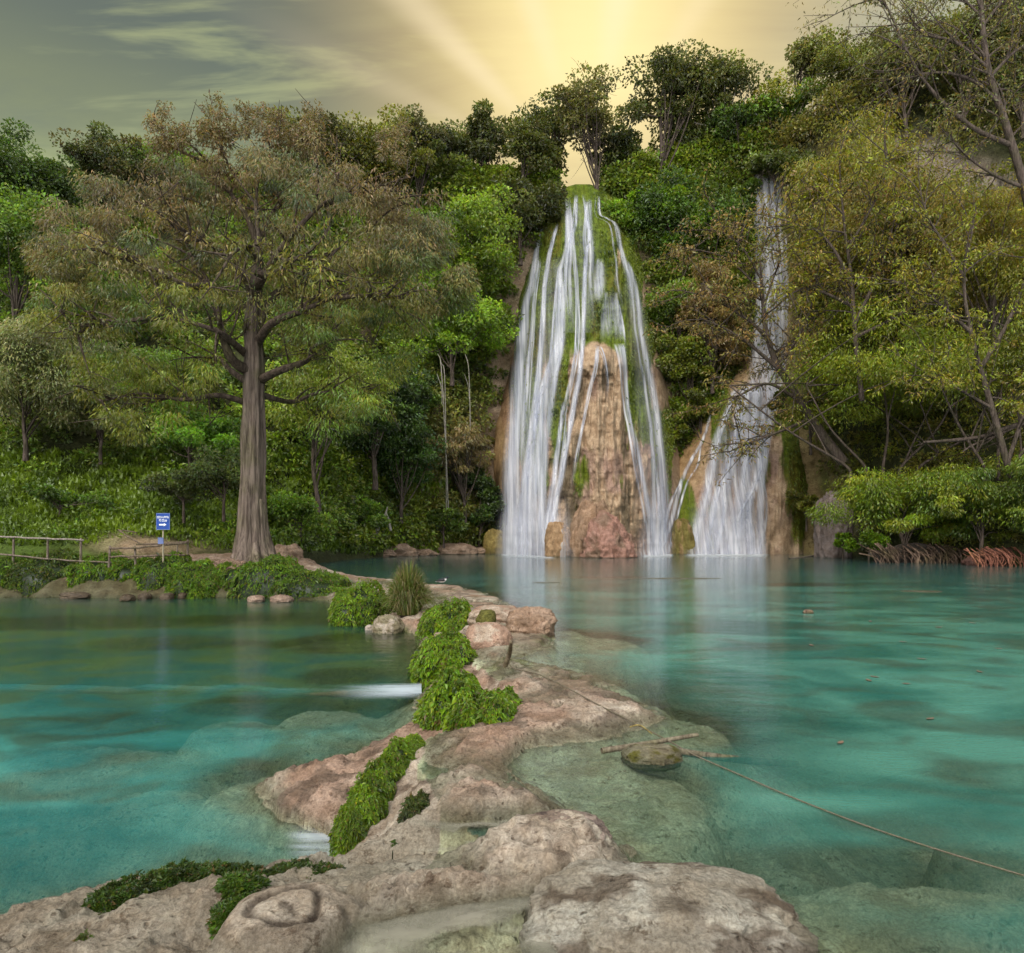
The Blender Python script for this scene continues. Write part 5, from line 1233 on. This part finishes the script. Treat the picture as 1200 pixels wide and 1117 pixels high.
# ------------------------------------------------------------------ small things
def build_small():
    # bird: one continuous skinned body
    Y = 30.4; x = (518-CX)/F*Y; z = gz(x, Y)
    z = max(z, .02)
    rk = rock('rock', 'small flat rock at the far tip of the dam where the bird stands', (x-.2, Y, .0), (.8, .5, .2), (.36,.28,.22), 140, None, n=36, rough=.2)
    zb = .19
    e = empty('bird', (x, Y, zb), 'black and white bird standing on a rock at the far tip of the dam', 'bird')
    bm_v = [(-.30,0,.15,.02),(-.2,0,.17,.04),(-.08,0,.19,.09),(.06,0,.21,.10),(.15,0,.25,.065),(.2,0,.31,.05),(.235,0,.325,.05),(.285,0,.318,.014),(.325,0,.31,.006)]
    G = Geo(); P = spline(np.array(bm_v), 40); G.tube(P[:, :3], P[:, 3], 16, (1,1,1))
    V = np.concatenate(G.V); blk = np.array([.012,.012,.014]); wh = np.array([.75,.75,.73])
    isw = ((V[:, 2] < .17) & (V[:, 0] < .16)) | ((V[:, 0] > .12) & (V[:, 0] < .22) & (V[:, 2] < .27))
    G.C = [np.where(isw[:, None], wh, blk)]
    m = NT('plumage'); bird_m = m.surf(m.n('ShaderNodeBsdfPrincipled', {'Base Color': m.attr('tint'), 'Roughness': .55}))
    body = G.build('body', bird_m, e)
    for s in (-1, 1):
        G = Geo(); a = np.linspace(0, 1, 9)[:, None]; th = np.linspace(0, 2*np.pi, 10, endpoint=False)
        Pw = spline([(.13, s*.075, .22), (.02, s*.105, .215), (-.14, s*.08, .19), (-.3, s*.03, .165)], 12); G.tube(Pw, np.array([.02,.05,.055,.055,.05,.05,.045,.04,.03,.025,.015,.006]), 10, tuple(blk)); G.build('wing', bird_m, e)
        G = Geo(); G.tube([(0.0, s*.035, .13), (.012, s*.035, .06), (.0, s*.035, .0)], .009, 6, (.05,.04,.03)); G.tube([(-.02, s*.035, .004), (.05, s*.035, .004)], .007, 5, (.05,.04,.03)); G.build('leg', bird_m, e)
    # rope from the dam into the pool
    pts = [(596,768,.22),(600,782,.27),(630,790,.22),(668,808,.22),(700,826,.2),(745,848,.12),(790,872,.06),(812,884,.03),(860,905,.02),(930,935,.02),(1010,966,.015),(1100,996,.015),(1200,1026,.015),(1290,1052,.015)]
    P = []
    for px, py, zz in pts:
        xx, yy = P0(px, py, zz); P.append((xx, yy, max(zz, gz(xx, yy)+.02 if zz > .1 else zz)))
    b = np.array(P[0]); G = Geo(); q = spline(np.array(P), 120)-b; G.tube(q, np.interp(np.linspace(0, 1, 120), [0,.3,1], [.012,.010,.006]), 6)
    o = G.build('rope', mat_bark('rope_fibre', (.09,.075,.055), (.24,.20,.15), 30, 1, .4), None, loc=b); tag(o, 'thin old rope running from the dam across the turquoise water to the right', 'rope')
    # driftwood
    def stick(name, lab, pts, r0, r1, mat=WOOD, col=(1,1,1), cat='stick'):
        P = [(*P0(px, py, zz), zz) for px, py, zz in pts]; b = np.array(P[0]); G = Geo(); G.tube(spline(np.array(P), 16)-b, np.linspace(r0, r1, 16), 8, col, .15, int(pts[0][0])); o = G.build(name, mat, None, loc=b); tag(o, lab, cat); return o
    stick('driftwood_pole', 'pale driftwood pole lying in the shallows at the right side of the dam', [(705,880,.03),(760,871,.06),(800,864,.10),(818,861,.12)], .036,.024, WOOD, (1.0,1.05,.9))
    stick('sunken_log', 'grey sunken log pointing right from the mossy stepping rock', [(790,880,.02),(830,886,.0),(880,892,-.06),(935,896,-.12)], .045,.04, WOOD, (.8,.85,.8), 'log')
    stick('broken_branch', 'short broken branch stub standing at the rope end on the dam', [(592,780,.2),(597,766,.45),(599,752,.75)], .05,.03, WOOD, (1,.95,.85))
    stick('floating_branch', 'thin pale branch floating by the far right shore', [(925,655,.0),(950,652,.05),(972,648,.12)], .10,.06, WOOD)
    stick('twig', 'thin yellow twig crossing the mossy edge of the dam beside the pole', [(738,852,.18),(750,850,.2),(764,860,.12)], .01,.007, WOOD, (1.4,1.35,.6))
    stick('sunken_branch', 'faint sunken branch under the water at the right side of the pool', [(1010,925,-.12),(1060,908,-.1),(1100,900,-.06)], .04,.025, WOOD, (.6,.6,.55))
    # floating chip and leaves
    x, y = P0(947, 718, .03); G = Geo(); G.tube(spline([(-.16,0,0),(-.05,.03,.03),(.08,-.02,.025),(.16,.03,0)], 8), [.03,.06,.07,.07,.065,.06,.05,.03], 7, (.8,.7,.6), .3, 4)
    o = G.build('wood_chip', WOOD, None, loc=(x, y, .02)); tag(o, 'brown wood chip floating alone in the middle of the main pool', 'wood')
    leafm = mat_plain('dead_leaf', (.17,.11,.07), .8, .35, 30)
    lp = [(1020,728),(1100,735),(1058,752),(1080,772),(1025,793),(1018,797),(1062,801),(1148,787),(951,756),(1140,730),(858,655),(790,655),(700,653),(668,652),(1090,842),(985,870),(640,660),(900,668),(955,668),(1170,760)]
    first = None
    for i, (px, py) in enumerate(lp):
        x, y = P0(px, py, .012)
        if first is None:
            a = np.linspace(-1, 1, 9); w = (1-a*a)**.7*.38
            V = np.concatenate([np.stack([a, w, .06*a*a+.02*0*a+.05*w], -1), np.stack([a, 0*a, .06*a*a], -1), np.stack([a, -w, .06*a*a+.05*w], -1)]); o = mesh_obj('floating_leaf', V, [grid_faces(3, 9)], leafm); first = o
        else: o = first.copy(); COL.objects.link(o)
        s = .05 + .0035*y*(.6+.6*rng.random()); o.scale = (s, s, s); o.rotation_euler = (0, 0, rng.random()*6.28); o.location = (x, y, .012)
        tag(o, 'small brown dead leaf floating on the turquoise main pool', 'leaf', 'dead leaves floating on the main pool')
    # low travertine sill and the small white cascade in the left pool
    G = Geo(); P = []
    for px in np.linspace(-500, 488, 60): xs_ = (px-CX)/F*13.9; P.append((xs_, float(sill(xs_)), -.53+.008*math.sin(px*.05)))
    P[:] = [(a, b, c-.085) for a, b, c in P]; P = np.array(P); G.tube(P, .05+.02*np.sin(np.arange(60)*1.3), 8, (.22,.13,.08), .3, 6); o = G.build('pool_sill', ROCK, None); o['kind'] = 'structure'
    m = NT('cascade_white'); r = m.attr('depth'); kk = m.n('ShaderNodeSeparateColor', {0: r}).outputs[0]
    al = m.math('MULTIPLY', kk, m.rng(m.noise(m.mapping(m.pos(), (.6, 5, 6)), 1.5, 4), .2, .6), True)
    cm = m.surf(m.n('ShaderNodeMixShader', {0: al, 1: m.n('ShaderNodeBsdfTransparent'), 2: m.n('ShaderNodeBsdfDiffuse', {'Color': (.70,.80,.88)})}))
    px = np.linspace(385, 494, 50)[None]; v = np.linspace(0, 1, 12)[:, None]
    y = sill((px-CX)/F*13.9) + .22 - v*1.0; X = (px-CX)/F*y; Z = -.47 - .085*sstep(.1, .55, v) + 0*px
    kq = .5*sstep(385, 480, px)*sstep(0, .2, v)*sstep(1, .5, v)
    o = mesh_obj('cascade', np.stack([X, y+0*px, Z], -1).reshape(-1, 3), [grid_faces(12, 50)], cm, attrs={'depth': np.repeat(kq.reshape(-1, 1), 3, 1)}); tag(o, 'small white cascade slipping over the sill under the largest fern cushion', 'cascade')
    o2x, o2y = P0(372, 968, -.5)
    px = np.linspace(330, 425, 40)[None]; v = np.linspace(0, 1, 12)[:, None]; y = 7.25 - v*.9; X = (px-CX)/F*y; Z = -.515 - .03*v + 0*px
    kq = sstep(330, 360, px)*sstep(425, 400, px)*sstep(0, .3, v)*sstep(1, .5, v)*.38
    o = mesh_obj('cascade', np.stack([X, y+0*px, Z], -1).reshape(-1, 3), [grid_faces(12, 40)], cm, attrs={'depth': np.repeat(kq.reshape(-1, 1), 3, 1)}); tag(o, 'small blurred white cascade between the near ledge and the fern strip', 'cascade')

def build_film():
    """thin sheets of smooth water sliding over the near ledge"""
    m = NT('overflow_water'); dep = m.n('ShaderNodeSeparateColor', {0: m.attr('depth')}).outputs[0]
    al = m.math('SUBTRACT', 1.0, m.math('POWER', 2.718, m.math('MULTIPLY', dep, -5.0)))
    n = m.noise(m.mapping(m.pos(), (.9, 2.4, 1)), 2.0, 3)
    c = m.mix(m.rng(n, .3, .7), (.13,.13,.095), (.33,.315,.25))
    g = m.n('ShaderNodeMixShader', {0: .10, 1: m.n('ShaderNodeBsdfDiffuse', {'Color': c}), 2: m.n('ShaderNodeBsdfGlossy', {'Roughness': .22})})
    mm = m.surf(m.n('ShaderNodeMixShader', {0: al, 1: m.n('ShaderNodeBsdfTransparent'), 2: g}))
    for zw, x0, x1, y0, y1 in ((.10, 380, 800, 1010, 1190), (.035, 450, 660, 948, 1000)):
        nc, nr = 240, 160
        px, py = np.linspace(x0, x1, nc), np.linspace(y0, y1, nr)
        PX, PY = np.meshgrid(px, py); X, Y = P0(PX, PY, zw)
        z, ins, dL, dR = ground(X, Y)
        e = sstep(x0, x0+70, PX + 22*fbm(X*3, Y*3, oct=3, seed=15))*sstep(x1, x1-60, PX)*sstep(y0, y0+8, PY)*sstep(y1, y1-6, PY)
        k = np.clip(zw - z, 0, .5)*e*sstep(-.28, -.12, z)
        mesh_obj('overflow_water', np.stack([X, Y, zw+0*X + .01*fbm(X*2, Y*4, oct=2, seed=8)], -1).reshape(-1, 3), [grid_faces(nr, nc)], mm, attrs={'depth': np.repeat(k.reshape(-1, 1), 3, 1)})['kind'] = 'structure'
# ------------------------------------------------------------------ sky, sun, camera
def build_world():
    m = NT('World', world=True); S.world = m.m
    el, rot = math.radians(40), math.radians(203)
    sky = m.n('ShaderNodeTexSky', sky_type='NISHITA', sun_disc=False, sun_elevation=el, sun_rotation=rot, dust_density=3.0)
    d = m.n('ShaderNodeTexCoord').outputs['Generated']
    sep = m.n('ShaderNodeSeparateXYZ', {0: d}); x, y, z = sep.outputs
    # the glow behind the falls
    gd = np.array([(700-CX)/F, 1, (HY-50)/F]); gd /= np.linalg.norm(gd)
    e1 = np.cross(gd, [0, 0, 1]); e1 /= np.linalg.norm(e1); e2 = np.cross(e1, gd)
    cs = m.vmath('DOT_PRODUCT', d, tuple(gd)); ang = m.math('ARCCOSINE', m.math('MINIMUM', cs, .99999))
    u, v = m.vmath('DOT_PRODUCT', d, tuple(e1)), m.vmath('DOT_PRODUCT', d, tuple(e2))
    th = m.math('ARCTAN2', u, v)
    # broad crepuscular beams fan out from the sun hidden low behind the trees
    rd = np.array([(690-CX)/F, 1, (HY-215)/F]); rd /= np.linalg.norm(rd); r1 = np.cross(rd, [0, 0, 1]); r1 /= np.linalg.norm(r1); r2 = np.cross(r1, rd)
    th = m.math('ARCTAN2', m.vmath('DOT_PRODUCT', d, tuple(r1)), m.vmath('DOT_PRODUCT', d, tuple(r2)))
    def beam(c, wd, st): return m.math('MULTIPLY', m.rng(m.math('ABSOLUTE', m.math('SUBTRACT', th, c)), wd, 0.0), st)
    rays = beam(-.80, .11, 1.0)
    for b_ in ((.18, .17, 1.0), (-.33, .13, .7), (.62, .12, .45), (-1.12, .08, .4)): rays = m.math('MAXIMUM', rays, beam(*b_))
    # streaked high cloud, laid out on a flat cloud deck overhead
    zz = m.math('MAXIMUM', z, .02); zz = m.math('ADD', zz, .12)
    deck = m.n('ShaderNodeCombineXYZ', {0: m.math('DIVIDE', x, zz), 1: m.math('DIVIDE', y, zz), 2: 0.0}).outputs[0]
    cl = m.noise(m.mapping(deck, (.55, 1.9, 1)), 1.25, 7, .58, .5); cl2 = m.noise(m.mapping(deck, (.8, 3.6, 1), (3, 5, 0)), 1.7, 6, .6, .4)
    low = m.mix(m.rng(z, .38, .475), (.31,.33,.06), (.185,.19,.035))
    base = m.mix(m.rng(z, .455, .56), low, (.10,.105,.03))
    base = m.mix(m.math('MULTIPLY', m.rng(cl, .50, .70), .7), base, (.125,.13,.045))
    base = m.mix(m.math('MULTIPLY', m.rng(cl2, .50, .66), .75), base, (.36,.37,.11))
    right = m.rng(x, .12, .42)
    base = m.mix(right, base, m.mix(m.rng(cl2, .4, .65), (.30,.31,.19), (.48,.44,.22)))
    k1 = m.rng(ang, .44, .0)
    warm = m.mix(k1, base, m.mix(m.rng(cl, .35, .65), (.70,.45,.12), (.95,.70,.22)))
    core = m.rng(ang, .22, .0)
    warm = m.mix(m.math('MULTIPLY', core, .8), warm, (1.12,.92,.36))
    a2 = m.math('ARCCOSINE', m.math('MINIMUM', m.vmath('DOT_PRODUCT', d, tuple(rd)), .99999))
    rk = m.math('MULTIPLY', m.math('MULTIPLY', rays, m.rng(ang, .55, .02)), m.rng(a2, .06, .22))
    warm = m.mix(m.math('MULTIPLY', rk, .5), warm, (1.10,.88,.50))
    # added fill: unseen sky overhead and behind the viewer brightened to soften shadows
    over = m.math('MAXIMUM', m.rng(z, .62, .85), m.rng(y, .1, -.5))
    tot = m.mix(over, warm, (1.35,1.36,1.38))
    b1 = m.n('ShaderNodeBackground', {0: sky, 1: .05}); b2 = m.n('ShaderNodeBackground', {0: tot, 1: 1.0})
    m.n('ShaderNodeOutputWorld', {0: m.n('ShaderNodeAddShader', {0: b1, 1: b2})})
    L = bpy.data.lights.new('sun', 'SUN'); L.energy = 2.3; L.angle = math.radians(18); L.color = (1, .93, .82)
    o = bpy.data.objects.new('sun', L); COL.objects.link(o)
    az = rot
    sd = np.array([math.sin(az)*math.cos(el), math.cos(az)*math.cos(el), math.sin(el)])
    from mathutils import Vector
    o.rotation_euler = Vector(tuple(sd)).to_track_quat('Z', 'Y').to_euler()

def build_camera():
    c = bpy.data.cameras.new('camera'); o = bpy.data.objects.new('camera', c); COL.objects.link(o)
    c.sensor_width = 36; c.lens = 36*F/1200; c.shift_y = (HY-558.5)/1200; c.clip_end = 2000; c.clip_start = .05
    o.location = (0, 0, H); o.rotation_euler = (math.radians(90), 0, 0); S.camera = o

import time as _t
def run():
    for f in (build_ground, build_hills, build_pools, build_falls, build_hanging_moss, build_cypress, build_trees, build_branch_trees, build_undergrowth, build_ferns, build_rocks, build_path, build_root_banks, build_small, build_film, build_world, build_camera):
        t = _t.time(); f(); print(f.__name__, round(_t.time()-t, 1))
    S.view_settings.view_transform = 'Standard'; S.view_settings.look = 'None'; S.view_settings.exposure = 0; S.view_settings.gamma = 1
    S.render.engine = 'CYCLES'; cy = S.cycles
    cy.max_bounces = 5; cy.diffuse_bounces = 2; cy.glossy_bounces = 2; cy.transmission_bounces = 3; cy.transparent_max_bounces = 16
    cy.caustics_reflective = False; cy.caustics_refractive = False; cy.use_denoising = True; cy.use_adaptive_sampling = True; cy.adaptive_threshold = .03
    S.render.use_persistent_data = False
run()
